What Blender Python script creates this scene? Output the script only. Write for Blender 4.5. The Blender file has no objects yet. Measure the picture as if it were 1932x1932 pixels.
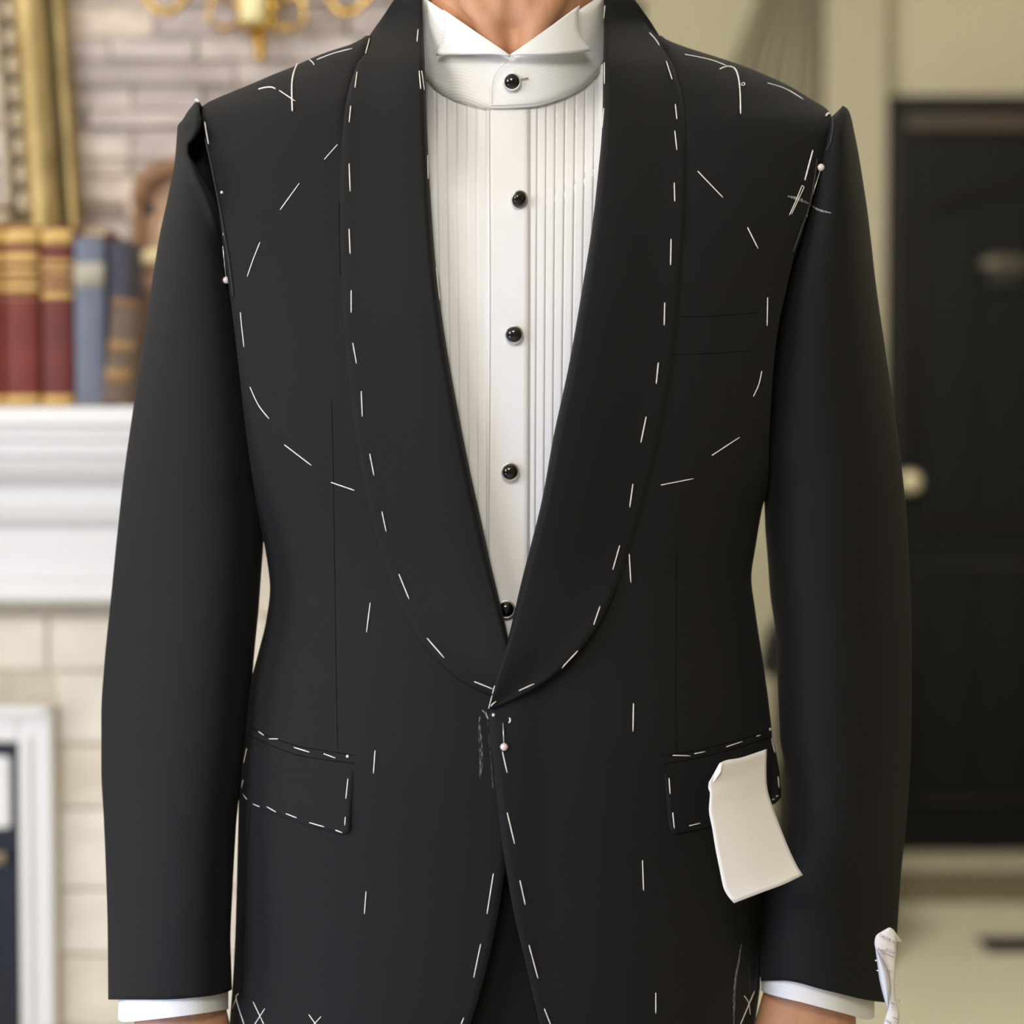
import bpy, bmesh, math, random
import numpy as np
from mathutils import Vector, Matrix
from mathutils.bvhtree import BVHTree
random.seed(7)
SC = bpy.context.scene
COL = SC.collection

# ------------------------------------------------------------------ camera
F = 1932 * 50.0 / 24.0                     # focal length in pixels
CAMP = Vector((0.0, -F / 2600.0, 1.21))
TILT = math.atan(176.0 / F)                # looking slightly down
cd = bpy.data.cameras.new('camera'); cam = bpy.data.objects.new('camera', cd); COL.objects.link(cam)
cam.location = CAMP; cam.rotation_euler = (math.pi / 2 - TILT, 0, 0)
cd.sensor_width = 24.0; cd.lens = 50.0; cd.clip_start = 0.05; cd.clip_end = 50
cd.dof.use_dof = True; cd.dof.focus_distance = 1.475; cd.dof.aperture_fstop = 2.5
SC.camera = cam
FWD = Vector((0, math.cos(TILT), -math.sin(TILT))); UP = Vector((0, math.sin(TILT), math.cos(TILT))); RT = Vector((1, 0, 0))

def ray(u, v): return FWD + RT * ((u - 966) / F) + UP * ((966 - v) / F)
def P(u, v, y):
    """the world point on plane Y = y seen at photo position (u, v)"""
    d = ray(u, v); return CAMP + d * ((y - CAMP.y) / d.y)
def Zf(v, y=0.0): return P(966, v, y).z
def Xf(u, y=0.0): return P(u, 790, y).x

# ------------------------------------------------------------------ light
SC.view_settings.view_transform = 'Standard'; SC.view_settings.look = 'None'
SC.view_settings.gamma = 1.0; SC.view_settings.use_curve_mapping = False
SC.view_settings.exposure = 0.0
w = bpy.data.worlds.new('room_ambient'); SC.world = w; w.use_nodes = True
w.node_tree.nodes['Background'].inputs[0].default_value = (1.0, 0.98, 0.95, 1)
w.node_tree.nodes['Background'].inputs[1].default_value = 0.12

def area(name, loc, target, sx, sy, power, color):
    l = bpy.data.lights.new(name, 'AREA'); l.shape = 'RECTANGLE'; l.size = sx; l.size_y = sy
    l.energy = power; l.color = color
    o = bpy.data.objects.new(name, l); COL.objects.link(o); o.location = loc
    o.rotation_euler = (Vector(target) - Vector(loc)).to_track_quat('-Z', 'Y').to_euler()
    return o
area('assumed_left_key', (-2.35, -1.9, 2.05), (0, 0, 1.35), 1.5, 1.0, 46, (1.0, 0.985, 0.965))  # no window is built: unseen key light assumed from the brighter left side
area('low_blue_fill', (-1.35, -1.0, 0.5), (-0.1, 0, 0.72), 0.5, 0.4, 11.5, (0.20, 0.40, 1.0))  # unseen fill added close in to tint the jacket's lower left blue
area('added_hearth_fill', (-2.5, 0.0, 0.95), (-0.5, 1.3, 0.8), 0.9, 1.2, 19, (0.98, 0.985, 1.0))  # unseen side fill, not a window opening, added to brighten the lower fireplace
area('assumed_front_light', (-0.35, -2.4, 2.6), (-0.05, 0, 1.1), 0.8, 0.8, 45, (1.0, 0.97, 0.94))  # assumed overhead light without a fitting, set frontal to brighten the shirt
area('fireplace_fill', (-1.0, 0.45, 2.62), (-0.7, 1.3, 0.9), 0.7, 0.5, 11, (1.0, 0.965, 0.93))  # no fitting here: overhead fill added to brighten the fireplace
area('hall_fill', (0.35, 1.8, 2.62), (0.8, 4.0, 0.3), 0.6, 0.6, 84, (1.0, 0.965, 0.88))  # unseen overhead fill added to brighten the far wall and floor
area('assumed_shoulder_light', (0.9, 0.7, 2.62), (0.3, 0.1, 1.4), 0.35, 0.35, 5, (1.0, 0.96, 0.92))  # bare overhead light assumed for the shoulder highlights; no lamp hangs there

# ------------------------------------------------------------------ helpers
W = {}                                      # world matrix of each parent (parts are built in world coordinates)
def props(o, label=None, cat=None, group=None, kind=None):
    if label: o['label'] = label
    if cat: o['category'] = cat
    if group: o['group'] = group
    if kind: o['kind'] = kind
    return o
def thing(name, label, cat, loc, rot=(0, 0, 0), group=None):
    o = bpy.data.objects.new(name, None); COL.objects.link(o)
    o.empty_display_size = 0.05
    o.location = loc; o.rotation_euler = rot
    from mathutils import Euler
    W[o] = Matrix.Translation(Vector(loc)) @ Euler(rot).to_matrix().to_4x4()
    return props(o, label, cat, group)
def mesh(name, vs, fs, mat, parent=None, smooth=True, local=False, mats=None, mi=None):
    if parent is not None and not local:
        inv = W.get(parent, Matrix.Identity(4)).inverted()
        vs = [inv @ Vector(p) for p in vs]
    me = bpy.data.meshes.new(name); me.from_pydata([tuple(p) for p in vs], [], fs)
    for m_ in (mats or [mat]): me.materials.append(m_)
    if mi: me.polygons.foreach_set('material_index', mi)
    me.polygons.foreach_set('use_smooth', [smooth] * len(me.polygons))
    me.update()
    o = bpy.data.objects.new(name, me); COL.objects.link(o)
    if parent is not None:
        o.parent = parent
        W[o] = W.get(parent, Matrix.Identity(4))
    return o
def grid(rows, closed=False):
    """faces of a row/column grid"""
    R, Cn = len(rows), len(rows[0]); vs = [p for r in rows for p in r]; fs = []
    for i in range(R - 1):
        for j in range(Cn if closed else Cn - 1):
            k = (j + 1) % Cn
            fs.append((i * Cn + j, (i + 1) * Cn + j, (i + 1) * Cn + k, i * Cn + k))
    return vs, fs
def cap(vs, fs, rows, which):
    n = len(rows[0]); b = 0 if which == 0 else (len(rows) - 1) * n
    c = Vector((0, 0, 0))
    for k in range(n): c += Vector(vs[b + k])
    vs.append(c / n); m = len(vs) - 1
    for k in range(n):
        a, d = b + k, b + (k + 1) % n
        fs.append((m, a, d) if which == 0 else (m, d, a))
def solid(o, t, off=-1.0):
    m = o.modifiers.new('thick', 'SOLIDIFY'); m.thickness = t; m.offset = off; return o
def pchip(pts):
    xs = np.array([p[0] for p in pts], float); ys = np.array([p[1] for p in pts], float)
    h = np.diff(xs); d = np.diff(ys) / h; m = np.zeros(len(xs))
    m[0], m[-1] = d[0], d[-1]
    for i in range(1, len(xs) - 1):
        if d[i - 1] * d[i] > 0:
            w1 = 2 * h[i] + h[i - 1]; w2 = h[i] + 2 * h[i - 1]
            m[i] = (w1 + w2) / (w1 / d[i - 1] + w2 / d[i])
    def f(x):
        if x <= xs[0]: return float(ys[0])
        if x >= xs[-1]: return float(ys[-1])
        i = int(np.searchsorted(xs, x) - 1); t = (x - xs[i]) / h[i]
        return float((2*t**3-3*t**2+1)*ys[i] + (t**3-2*t**2+t)*h[i]*m[i] + (-2*t**3+3*t**2)*ys[i+1] + (t**3-t**2)*h[i]*m[i+1])
    return f
def curve_pts(pts, n):
    """n points, evenly spaced along a smooth curve through pts"""
    pts = [np.array(p, float) for p in pts]
    if len(pts) > 2:
        ext = [2 * pts[0] - pts[1]] + pts + [2 * pts[-1] - pts[-2]]; out = []
        for i in range(1, len(ext) - 2):
            a, b, c, d = ext[i-1:i+3]
            for k in range(8):
                t = k / 8
                out.append(0.5*((2*b)+(-a+c)*t+(2*a-5*b+4*c-d)*t*t+(-a+3*b-3*c+d)*t**3))
        out.append(pts[-1]); pts = out
    L = [0.0]
    for a, b in zip(pts, pts[1:]): L.append(L[-1] + float(np.linalg.norm(b - a)))
    A = np.array(pts); s = np.linspace(0, L[-1], n)
    return [np.array([np.interp(x, L, A[:, k]) for k in range(A.shape[1])]) for x in s]
def sst(a, b, x):
    t = min(1, max(0, (x - a) / (b - a))); return t * t * (3 - 2 * t)
def tube(pts, rad, seg=6, caps=True):
    pts = [Vector(p) for p in pts]; n = len(pts); rows = []
    rads = rad if hasattr(rad, '__len__') else [rad] * n
    prev = None
    for i, p in enumerate(pts):
        t = (pts[min(i + 1, n - 1)] - pts[max(i - 1, 0)]).normalized()
        if prev is None:
            a = Vector((0, 0, 1)) if abs(t.z) < 0.9 else Vector((0, 1, 0))
            x = t.cross(a).normalized()
        else: x = (prev - t * prev.dot(t)).normalized()
        prev = x; y = t.cross(x)
        r = rads[i]; rx, ry = r if hasattr(r, '__len__') else (r, r)
        rows.append([p + x * (rx * math.cos(2*math.pi*k/seg)) + y * (ry * math.sin(2*math.pi*k/seg)) for k in range(seg)])
    vs, fs = grid(rows, True)
    if caps: cap(vs, fs, rows, 0); cap(vs, fs, rows, 1)
    return vs, fs
def merge(*parts):
    V, Fc = [], []
    for vs, fs in parts:
        b = len(V); V += [Vector(p) for p in vs]; Fc += [tuple(i + b for i in f) for f in fs]
    return V, Fc
def ball(c, rx, ry=None, rz=None, n=12, m=8):
    ry = rx if ry is None else ry; rz = rx if rz is None else rz; c = Vector(c); rows = []
    for i in range(1, m):
        a = math.pi * i / m
        rows.append([c + Vector((rx*math.sin(a)*math.cos(2*math.pi*k/n), ry*math.sin(a)*math.sin(2*math.pi*k/n), rz*math.cos(a))) for k in range(n)])
    vs, fs = grid(rows, True)
    vs.append(c + Vector((0, 0, rz))); t = len(vs) - 1; vs.append(c - Vector((0, 0, rz))); b = t + 1; o = (m - 2) * n
    for k in range(n):
        fs.append((t, k, (k + 1) % n)); fs.append((b, o + (k + 1) % n, o + k))
    return vs, fs
def box(x0, x1, y0, y1, z0, z1, bev=0.0):
    bm = bmesh.new(); bmesh.ops.create_cube(bm, size=1)
    for v in bm.verts:
        v.co = Vector((x0 + (v.co.x + .5) * (x1 - x0), y0 + (v.co.y + .5) * (y1 - y0), z0 + (v.co.z + .5) * (z1 - z0)))
    if bev > 0: bmesh.ops.bevel(bm, geom=bm.edges[:], offset=bev, segments=2, profile=0.6, affect='EDGES')
    bm.verts.index_update(); r = ([v.co.copy() for v in bm.verts], [tuple(v.index for v in f.verts) for f in bm.faces]); bm.free(); return r
def lathe(prof, c, n=20, axis='Z'):
    c = Vector(c); rows = []
    for r, h in prof:
        row = []
        for k in range(n):
            a = 2 * math.pi * k / n; x, y = r * math.cos(a), r * math.sin(a)
            row.append(c + (Vector((x, y, h)) if axis == 'Z' else Vector((x, -h, y))))
        rows.append(row)
    vs, fs = grid(rows, True); cap(vs, fs, rows, 0); cap(vs, fs, rows, 1); return vs, fs
def prism(prof, x0, x1):
    """profile of (y, z) points run along X"""
    n = len(prof); vs = [Vector((x0, y, z)) for y, z in prof] + [Vector((x1, y, z)) for y, z in prof]
    fs = [(i, (i + 1) % n, n + (i + 1) % n, n + i) for i in range(n)]
    fs.append(tuple(range(n))[::-1]); fs.append(tuple(range(n, 2 * n))); return vs, fs
def fused(name, parts, voxel, mat, parent=None, smooth_it=3):
    vs, fs = merge(*parts); o = mesh(name, vs, fs, mat, None)
    m = o.modifiers.new('r', 'REMESH'); m.mode = 'VOXEL'; m.voxel_size = voxel
    s = o.modifiers.new('s', 'SMOOTH'); s.factor = 0.5; s.iterations = smooth_it
    dg = bpy.context.evaluated_depsgraph_get(); me = bpy.data.meshes.new_from_object(o.evaluated_get(dg))
    o.modifiers.clear(); old = o.data; o.data = me; bpy.data.meshes.remove(old); me.name = name
    if not me.materials: me.materials.append(mat)
    me.polygons.foreach_set('use_smooth', [True] * len(me.polygons))
    if parent is not None: o.parent = parent; W[o] = W.get(parent, Matrix.Identity(4))
    return o

# ------------------------------------------------------------------ materials
def lin(c): return tuple(((x / 255) / 12.92 if x <= 10.3 else (((x / 255) + .055) / 1.055) ** 2.4) for x in c) + (1,)
def mat(name, rgb, rough=0.6, metal=0.0, sheen=0.0, var=0.0, vscale=20, bump=0.0, bscale=60, stretch=(1, 1, 1), spec=0.5,
        rgb2=None, raw=False, rand=None, sss=0.0, wave=None):
    m = bpy.data.materials.new(name); m.use_nodes = True; nt = m.node_tree; b = nt.nodes['Principled BSDF']
    N = nt.nodes.new; L = nt.links.new
    c = rgb + (1,) if raw else lin(rgb)
    b.inputs['Base Color'].default_value = c; b.inputs['Roughness'].default_value = rough; b.inputs['Metallic'].default_value = metal
    b.inputs['Specular IOR Level'].default_value = spec
    if sheen: b.inputs['Sheen Weight'].default_value = sheen; b.inputs['Sheen Roughness'].default_value = 0.5
    if sss: b.inputs['Subsurface Weight'].default_value = sss; b.inputs['Subsurface Radius'].default_value = (0.01, 0.004, 0.002); b.inputs['Subsurface Scale'].default_value = 0.4
    tc = N('ShaderNodeTexCoord'); mp = N('ShaderNodeMapping'); mp.inputs['Scale'].default_value = stretch
    L(tc.outputs['Object'], mp.inputs['Vector'])
    col = None
    if rand:
        oi = N('ShaderNodeObjectInfo'); rp = N('ShaderNodeValToRGB'); rp.color_ramp.interpolation = 'LINEAR'
        els = rp.color_ramp.elements
        for i, cc in enumerate(rand):
            p = i / (len(rand) - 1)
            e = els[0] if i == 0 else els[-1] if i == len(rand) - 1 else els.new(p)
            e.position = p; e.color = lin(cc)
        L(oi.outputs['Random'], rp.inputs['Fac']); col = rp.outputs['Color']
    if var or rgb2:
        n = N('ShaderNodeTexNoise'); n.inputs['Scale'].default_value = vscale; n.inputs['Detail'].default_value = 5
        L(mp.outputs['Vector'], n.inputs['Vector'])
        mx = N('ShaderNodeMix'); mx.data_type = 'RGBA'
        if rgb2:
            rr = N('ShaderNodeMapRange'); rr.inputs['From Min'].default_value = 0.35; rr.inputs['From Max'].default_value = 0.65
            L(n.outputs['Fac'], rr.inputs['Value']); L(rr.outputs['Result'], mx.inputs['Factor'])
            mx.inputs['A'].default_value = c; mx.inputs['B'].default_value = lin(rgb2)
        else:
            mx.blend_type = 'MULTIPLY'; mx.inputs['Factor'].default_value = 1
            rr = N('ShaderNodeMapRange'); rr.inputs['From Min'].default_value = 0.25; rr.inputs['From Max'].default_value = 0.75
            rr.inputs['To Min'].default_value = 1 - var; rr.inputs['To Max'].default_value = 1 + var
            L(n.outputs['Fac'], rr.inputs['Value']); L(rr.outputs['Result'], mx.inputs['B'])
            mx.inputs['A'].default_value = c
            if col: L(col, mx.inputs['A'])
        col = mx.outputs['Result']
    if col: L(col, b.inputs['Base Color'])
    if bump or wave:
        bp = N('ShaderNodeBump'); bp.inputs['Strength'].default_value = bump or wave[1]
        if wave:
            t = N('ShaderNodeTexWave'); t.bands_direction = 'DIAGONAL'; t.inputs['Scale'].default_value = wave[0]; t.inputs['Distortion'].default_value = 0.3
            bp.inputs['Distance'].default_value = 0.0006; L(mp.outputs['Vector'], t.inputs['Vector']); L(t.outputs['Fac'], bp.inputs['Height'])
        else:
            t = N('ShaderNodeTexNoise'); t.inputs['Scale'].default_value = bscale; t.inputs['Detail'].default_value = 6
            bp.inputs['Distance'].default_value = 0.3 / bscale; L(mp.outputs['Vector'], t.inputs['Vector']); L(t.outputs['Fac'], bp.inputs['Height'])
        L(bp.outputs['Normal'], b.inputs['Normal'])
    return m
M = {}
M['wool'] = mat('black_wool', (0.0083, 0.0077, 0.0079), 0.8, sheen=0.026, var=0.22, vscale=900, bump=0.25, bscale=1400, spec=0.25, raw=True)
M['lapel'] = mat('black_lapel_cloth', (0.0068, 0.0063, 0.0060), 0.75, sheen=0.02, var=0.2, vscale=1000, bump=0.2, bscale=1500, spec=0.25, raw=True)
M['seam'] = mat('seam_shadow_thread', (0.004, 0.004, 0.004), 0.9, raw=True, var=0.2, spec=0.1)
M['edge'] = mat('frayed_cloth_edge', (0.03, 0.03, 0.033), 0.9, raw=True, var=0.6, vscale=700)
M['trouser'] = mat('trouser_wool', (0.007, 0.007, 0.0075), 0.85, var=0.2, vscale=900, raw=True, spec=0.2)
M['thread'] = mat('white_cotton_thread', (238, 232, 226), 0.8, var=0.12, vscale=1200, bump=0.3, bscale=2500)
M['chalk'] = mat('tailor_chalk', (150, 152, 156), 0.95, var=0.5, vscale=900)
def dusty(nm, lo, hi):
    m = mat(nm, (190, 190, 190), 0.95); nt = m.node_tree; N = nt.nodes.new; L = nt.links.new
    tr_ = N('ShaderNodeBsdfTransparent'); mx = N('ShaderNodeMixShader'); n = N('ShaderNodeTexNoise'); n.inputs['Scale'].default_value = 1500; n.inputs['Detail'].default_value = 4
    mp = N('ShaderNodeMapping'); mp.inputs['Scale'].default_value = (1, 1, .12); tc = N('ShaderNodeTexCoord'); rr = N('ShaderNodeMapRange')
    rr.inputs['From Min'].default_value = lo; rr.inputs['From Max'].default_value = hi
    L(tc.outputs['Object'], mp.inputs['Vector']); L(mp.outputs['Vector'], n.inputs['Vector']); L(n.outputs['Fac'], rr.inputs['Value']); L(rr.outputs['Result'], mx.inputs[0])
    L(tr_.outputs[0], mx.inputs[1]); L(nt.nodes['Principled BSDF'].outputs[0], mx.inputs[2]); L(mx.outputs[0], nt.nodes['Material Output'].inputs[0]); return m
M['dust'] = dusty('chalk_dust', .34, .72); M['faint_dust'] = dusty('faint_chalk_dust', .44, 1.0)
M['shirt'] = mat('white_shirt_cotton', (235, 233, 232), 0.75, sheen=0.1, var=0.02, vscale=700, bump=0.12, bscale=1800, spec=0.3)
M['twill'] = mat('white_twill_cotton', (238, 237, 236), 0.75, sheen=0.1, spec=0.3, wave=(260, 0.22))
M['greythread'] = mat('pale_grey_stitching', (205, 198, 192), 0.8, var=.1, vscale=900)
M['skin'] = mat('skin', (200, 147, 112), 0.5, var=0.10, vscale=70, bump=0.25, bscale=260, stretch=(1.6, 1, 0.5), sss=0.12, spec=0.4)
M['onyx'] = mat('black_onyx', (0.004, 0.004, 0.006), 0.06, raw=True, var=0.3, spec=0.7)
M['silver'] = mat('silver_metal', (225, 222, 216), 0.32, metal=1.0, var=0.05)
M['pearl'] = mat('pearl_bead', (232, 216, 208), 0.18, var=0.06, vscale=300, spec=0.6)
M['steel'] = mat('steel_pin', (222, 216, 208), 0.3, metal=0.7, var=0.05)
M['paper'] = mat('beige_paper', (240, 233, 227), 0.8, var=0.015, vscale=40)
M['paper_edge'] = mat('white_paper_edge', (246, 243, 240), 0.8, var=0.02, vscale=60)
M['paper_back'] = mat('bluish_white_paper', (226, 228, 236), 0.7, var=0.02)
M['ink'] = mat('grey_ink', (105, 98, 98), 0.8, var=0.2, vscale=500)
M['blue_ink'] = mat('blue_ink', (125, 130, 155), 0.8, var=0.2, vscale=500)
M['hair'] = mat('dark_hair', (30, 25, 22), 0.5, var=0.3, vscale=80, stretch=(8, 8, 1))
M['leather'] = mat('black_leather', (18, 17, 17), 0.3, bump=0.2, bscale=200)
M['stone'] = mat('stacked_stone', (180, 170, 162), 0.85, var=0.24, vscale=14, bump=0.6, bscale=30, stretch=(1, 1, 2.4),
                 rand=[(164, 151, 142), (196, 183, 176), (178, 166, 162), (220, 208, 196), (200, 189, 186), (214, 199, 182), (156, 143, 136), (208, 197, 192)])
M['travertine'] = mat('beige_travertine', (215, 198, 168), 0.75, var=0.12, vscale=9, bump=0.4, bscale=40, stretch=(1, 1, 1.6),
                      rand=[(226, 214, 194), (234, 227, 215), (220, 206, 182), (230, 221, 206)])
M['mortar'] = mat('beige_mortar', (204, 193, 173), 0.9, var=0.15, bump=0.3)
M['white_paint'] = mat('white_painted_wood', (232, 230, 228), 0.45, var=0.02, vscale=6)
M['gold'] = mat('aged_gold_leaf', (196, 172, 116), 0.5, metal=0.4, rgb2=(158, 136, 86), vscale=26, bump=0.3, bscale=70, stretch=(1, 1, .5))
M['bead'] = mat('silvered_bead', (206, 190, 164), 0.4, metal=0.3, rgb2=(160, 144, 116), vscale=70)
M['darkgold'] = mat('dark_gilt_groove', (78, 72, 52), 0.6, metal=0.3, var=0.3)
M['brass'] = mat('polished_brass', (208, 170, 88), 0.25, metal=1.0, var=0.1, vscale=30)
M['mirror'] = mat('dark_mirror', (20, 26, 36), 0.08, metal=0.6, var=0.1)
M['candle'] = mat('ivory_candle_sleeve', (236, 224, 170), 0.5, var=0.03)
M['red'] = mat('red_leather_book', (112, 38, 28), 0.6, var=0.22, vscale=25, bump=0.2, bscale=90)
M['maroon'] = mat('maroon_leather_book', (102, 36, 30), 0.6, var=0.2, vscale=25, bump=0.2, bscale=90)
M['gilt'] = mat('gilt_tooling', (204, 168, 100), 0.5, metal=0.25, var=0.25, vscale=160)
M['blue'] = mat('grey_blue_book_cloth', (108, 114, 130), 0.7, var=0.08, vscale=40)
M['navy'] = mat('navy_book_cloth', (62, 62, 74), 0.7, var=0.1, vscale=40)
M['taupe'] = mat('brown_book_cloth', (100, 82, 66), 0.65, var=0.12, vscale=40)
M['pages'] = mat('aged_page_block', (206, 188, 152), 0.8, var=0.2, vscale=200, stretch=(1, 1, .02))
M['wood'] = mat('warm_brown_wood', (132, 92, 56), 0.45, var=0.25, vscale=14, stretch=(1, 1, 6), bump=0.1)
M['tanwood'] = mat('pale_tan_wood', (178, 142, 114), 0.5, var=0.12, vscale=14, stretch=(1, 1, 4))
M['cream'] = mat('cream_glaze', (228, 208, 164), 0.25, var=0.05)
M['pinkclay'] = mat('pink_clay', (172, 136, 116), 0.6, var=0.1)
M['black_metal'] = mat('black_cast_iron', (24, 25, 28), 0.45, var=0.1, metal=0.2)
M['ember'] = mat('charred_log', (52, 44, 36), 0.9, var=0.5, vscale=25, bump=0.8, bscale=30)
M['plaster'] = mat('beige_plaster', (184, 176, 149), 0.85, var=0.03, vscale=3, bump=0.05)
M['ceiling'] = mat('white_ceiling', (232, 228, 218), 0.9, var=0.02)
M['tile'] = mat('beige_floor_tile', (194, 188, 166), 0.35, var=0.06, vscale=3)
M['curtain'] = mat('olive_grey_curtain', (152, 145, 122), 0.9, var=0.08, vscale=40, stretch=(6, 6, .3))
M['pillar'] = mat('grey_beige_column_paint', (160, 153, 132), 0.8, var=0.03)
M['darkdoor'] = mat('near_black_door_wood', (10, 9.5, 8.5), 0.6, spec=0.2, var=0.3, vscale=12, stretch=(5, 5, .5), bump=0.08)
M['doorframe'] = mat('dark_brown_frame_wood', (22, 19, 16), 0.6, spec=0.25, var=0.2, vscale=12)
M['brownband'] = mat('brown_frame_moulding', (62, 50, 35), 0.55, var=0.15, vscale=10)
M['pewter'] = mat('pewter_metal', (84, 79, 67), 0.45, metal=0.5, var=0.15)
M['mat'] = mat('brown_coir_mat', (104, 95, 72), 0.95, var=0.2, vscale=60, bump=0.6, bscale=150)
M['knob'] = mat('pale_brass_knob', (226, 214, 178), 0.3, metal=0.35, var=0.03)

# ------------------------------------------------------------------ room shell
def structure(name, vs, fs, m, parent=None, smooth=False):
    return props(mesh(name, vs, fs, m, parent, smooth), kind='structure' if parent is None else None)
YD = 4.40                                    # far wall with the door
structure('floor', *box(-2.7, 2.7, -3.3, YD + 0.15, -0.12, 0), M['tile'])
structure('ceiling', *box(-2.7, 2.7, -3.3, YD + 0.15, 2.72, 2.84), M['ceiling'])
structure('wall_left', *box(-2.82, -2.7, -3.3, YD + 0.15, 0, 2.72), M['plaster'])
structure('wall_right', *box(2.7, 2.82, -3.3, YD + 0.15, 0, 2.72), M['plaster'])
structure('wall_front', *box(-2.7, 2.7, -3.42, -3.3, 0, 2.72), M['plaster'])
structure('wall_back', *box(-2.7, 2.7, YD, YD + 0.15, 0, 2.72), M['plaster'])

# ---- fireplace breast: stacked stone above, travertine below
YS = 1.50; XR = 0.02
breast = structure('wall_chimney', *box(-2.3, XR, YS, YS + 0.4, 0, 2.72), M['mortar'])
z = 1.24
while z < 2.15:
    h = random.choice([0.024, 0.03, 0.034, 0.038, 0.046]); x = -1.25 - random.random() * 0.1
    while x < XR - 0.01:
        l = random.uniform(0.09, 0.27); x1 = min(x + l, XR)
        if x1 > -1.2:
            d = random.uniform(0.004, 0.026) if x > -.66 else random.uniform(.004, .009)
            vs, fs = box(x + .0012, x1 - .0012, YS - d, YS + .012, z + .001, z + h - .0012, 0.0035)
            vs = [p + Vector((0, random.uniform(-.003, .003), random.uniform(-.0012, .0012))) for p in vs]
            mesh('stone', vs, fs, M['stone'], breast, False)
        x = x1
    z += h
YT = 1.33                                    # travertine surround stands a little forward, under the mantel
XM = Xf(415, 1.2)                            # right end of the mantel, hidden by the sleeve
tr = structure('wall_hearth', *merge(box(-2.3, Xf(900, YT), YT, YS, 0, Zf(1130, YT)), box(XM + .012, Xf(900, YT), YT, YS, Zf(1140, YT), Zf(880, YT))), M['mortar'])
XI = [Xf(41, YT), Xf(103, YT)]               # insert edge, trim edge
zr = Zf(1160, YT); rowz = []
for hgt in (.075, .10, .088, .11, .09, .10, .12, .10, .12):
    rowz.append((zr - hgt, zr)); zr -= hgt
for i, (a, b) in enumerate(rowz):
    if a < 0.02: break
    x = XI[1] + (0.0 if a < Zf(1325, YT) else -0.32) + (0.0 if i % 2 else 0.0)
    cuts = [0.10, .18, .15, .19, .2] if i % 2 else [0.17, .13, .2, .16, .2]
    if a >= Zf(1325, YT): cuts = [.14, .17] + cuts
    for l in cuts:
        if x + l > Xf(900, YT): break
        d = random.uniform(.006, .012)
        vs, fs = box(x + .0015, x + l - .0015, YT - d, YT + .01, a + .0015, b - .0015, .004)
        mesh('stone', vs, fs, M['travertine'], tr, False)
        x += l

zz_ = Zf(1160, YT)
while zz_ < Zf(885, YT) - .03:
    x = XM + .014
    for l in (.17, .15):
        d = random.uniform(.006, .010)
        mesh('stone', *box(x + .0015, min(x + l, Xf(900, YT)) - .0015, YT - d, YT + .01, zz_ + .0015, min(zz_ + .085, Zf(880, YT)) - .0015, .004), M['travertine'], tr, False); x += l
    zz_ += .085
# ---- mantel
def zv(v): return Zf(v, 1.13)
mt = thing('mantel', 'white moulded fireplace mantel shelf under the row of old books', 'mantel', (-0.9, 1.2, zv(1165)))
mesh('shelf', *prism([(YS - .03, zv(767)), (1.13, zv(767)), (1.125, zv(770)), (1.125, zv(800)), (1.14, zv(804)), (1.14, zv(829)), (1.15, zv(834)), (1.15, zv(860)), (YS - .03, zv(860))], -2.25, XM), M['white_paint'], mt, False)
cr = []
for k in range(9):
    a = k / 8 * math.pi / 2; cr.append((1.165 + .055 * (1 - math.cos(a)), zv(862) - (zv(862) - zv(915)) * math.sin(a)))
mesh('crown_moulding', *prism([(YS - .03, zv(860))] + [(1.165, zv(860))] + cr + [(1.225, zv(916)), (1.225, zv(966)), (YS - .03, zv(966))], -2.25, XM - .03), M['white_paint'], mt, False)
bd = [(1.222 - .016 * math.sin(k / 8 * math.pi), zv(966) - (zv(966) - zv(996)) * k / 8) for k in range(9)]
mesh('bead_moulding', *prism([(YS - .03, zv(966))] + bd + [(YS - .03, zv(996))], -2.25, XM - .045), M['white_paint'], mt, False)
mesh('frieze', *prism([(YS - .03, zv(996)), (1.240, zv(996)), (1.240, zv(1100)), (1.226, zv(1110)), (1.226, zv(1142)), (1.24, zv(1152)), (YS - .03, zv(1152))], -2.25, XM - .05), M['white_paint'], mt, False)

# ---- fireplace insert with its white trim
ft = thing('fireplace_insert', 'black fireplace insert in a white trim frame below the mantel', 'fireplace', (-1.0, YT, 0))
lean = 0.0
zt = Zf(1325, YT)
mesh('trim_frame', *merge(box(XI[0], XI[1], YT - .04, YT + .004, 0, zt, .004), box(-1.7, XI[0], YT - .04, YT + .004, Zf(1392, YT), zt, .004),
     box(XI[0] + .004, XI[0] + .016, YT - .046, YT - .036, 0, Zf(1380, YT), .002), box(-1.7, XI[1] - .006, YT - .05, YT - .036, zt - .012, zt, .003)), M['white_paint'], ft, False)
xo = XI[0]
mesh('insert_frame', *merge(box(xo - .034, xo - .002, YT - .03, YT + .0, 0, Zf(1396, YT), .003), box(-1.7, xo - .034, YT - .03, YT, Zf(1416, YT), Zf(1396, YT), .003),
     box(-1.7, xo - .034, YT - .026, YT, Zf(1592, YT), Zf(1560, YT), .003)), M['black_metal'], ft, False)
mesh('panel_reflection', *box(-1.7, xo - .012, YT - .034, YT - .018, Zf(1556, YT), Zf(1419, YT), .008), M['white_paint'], ft, False)  # white slab modelled in place of a bright reflection in the glass
mesh('bar_reflection', *tube([(-1.7, YT - .04, Zf(1608, YT)), (xo - .02, YT - .04, Zf(1608, YT))], .009, 10), M['bead'], ft)  # tan bar added where the glass only mirrors a tan streak
mesh('firebox_back', *box(-1.7, xo - .034, YT - .012, YT - .004, 0, Zf(1592, YT)), M['black_metal'], ft, False)
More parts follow.
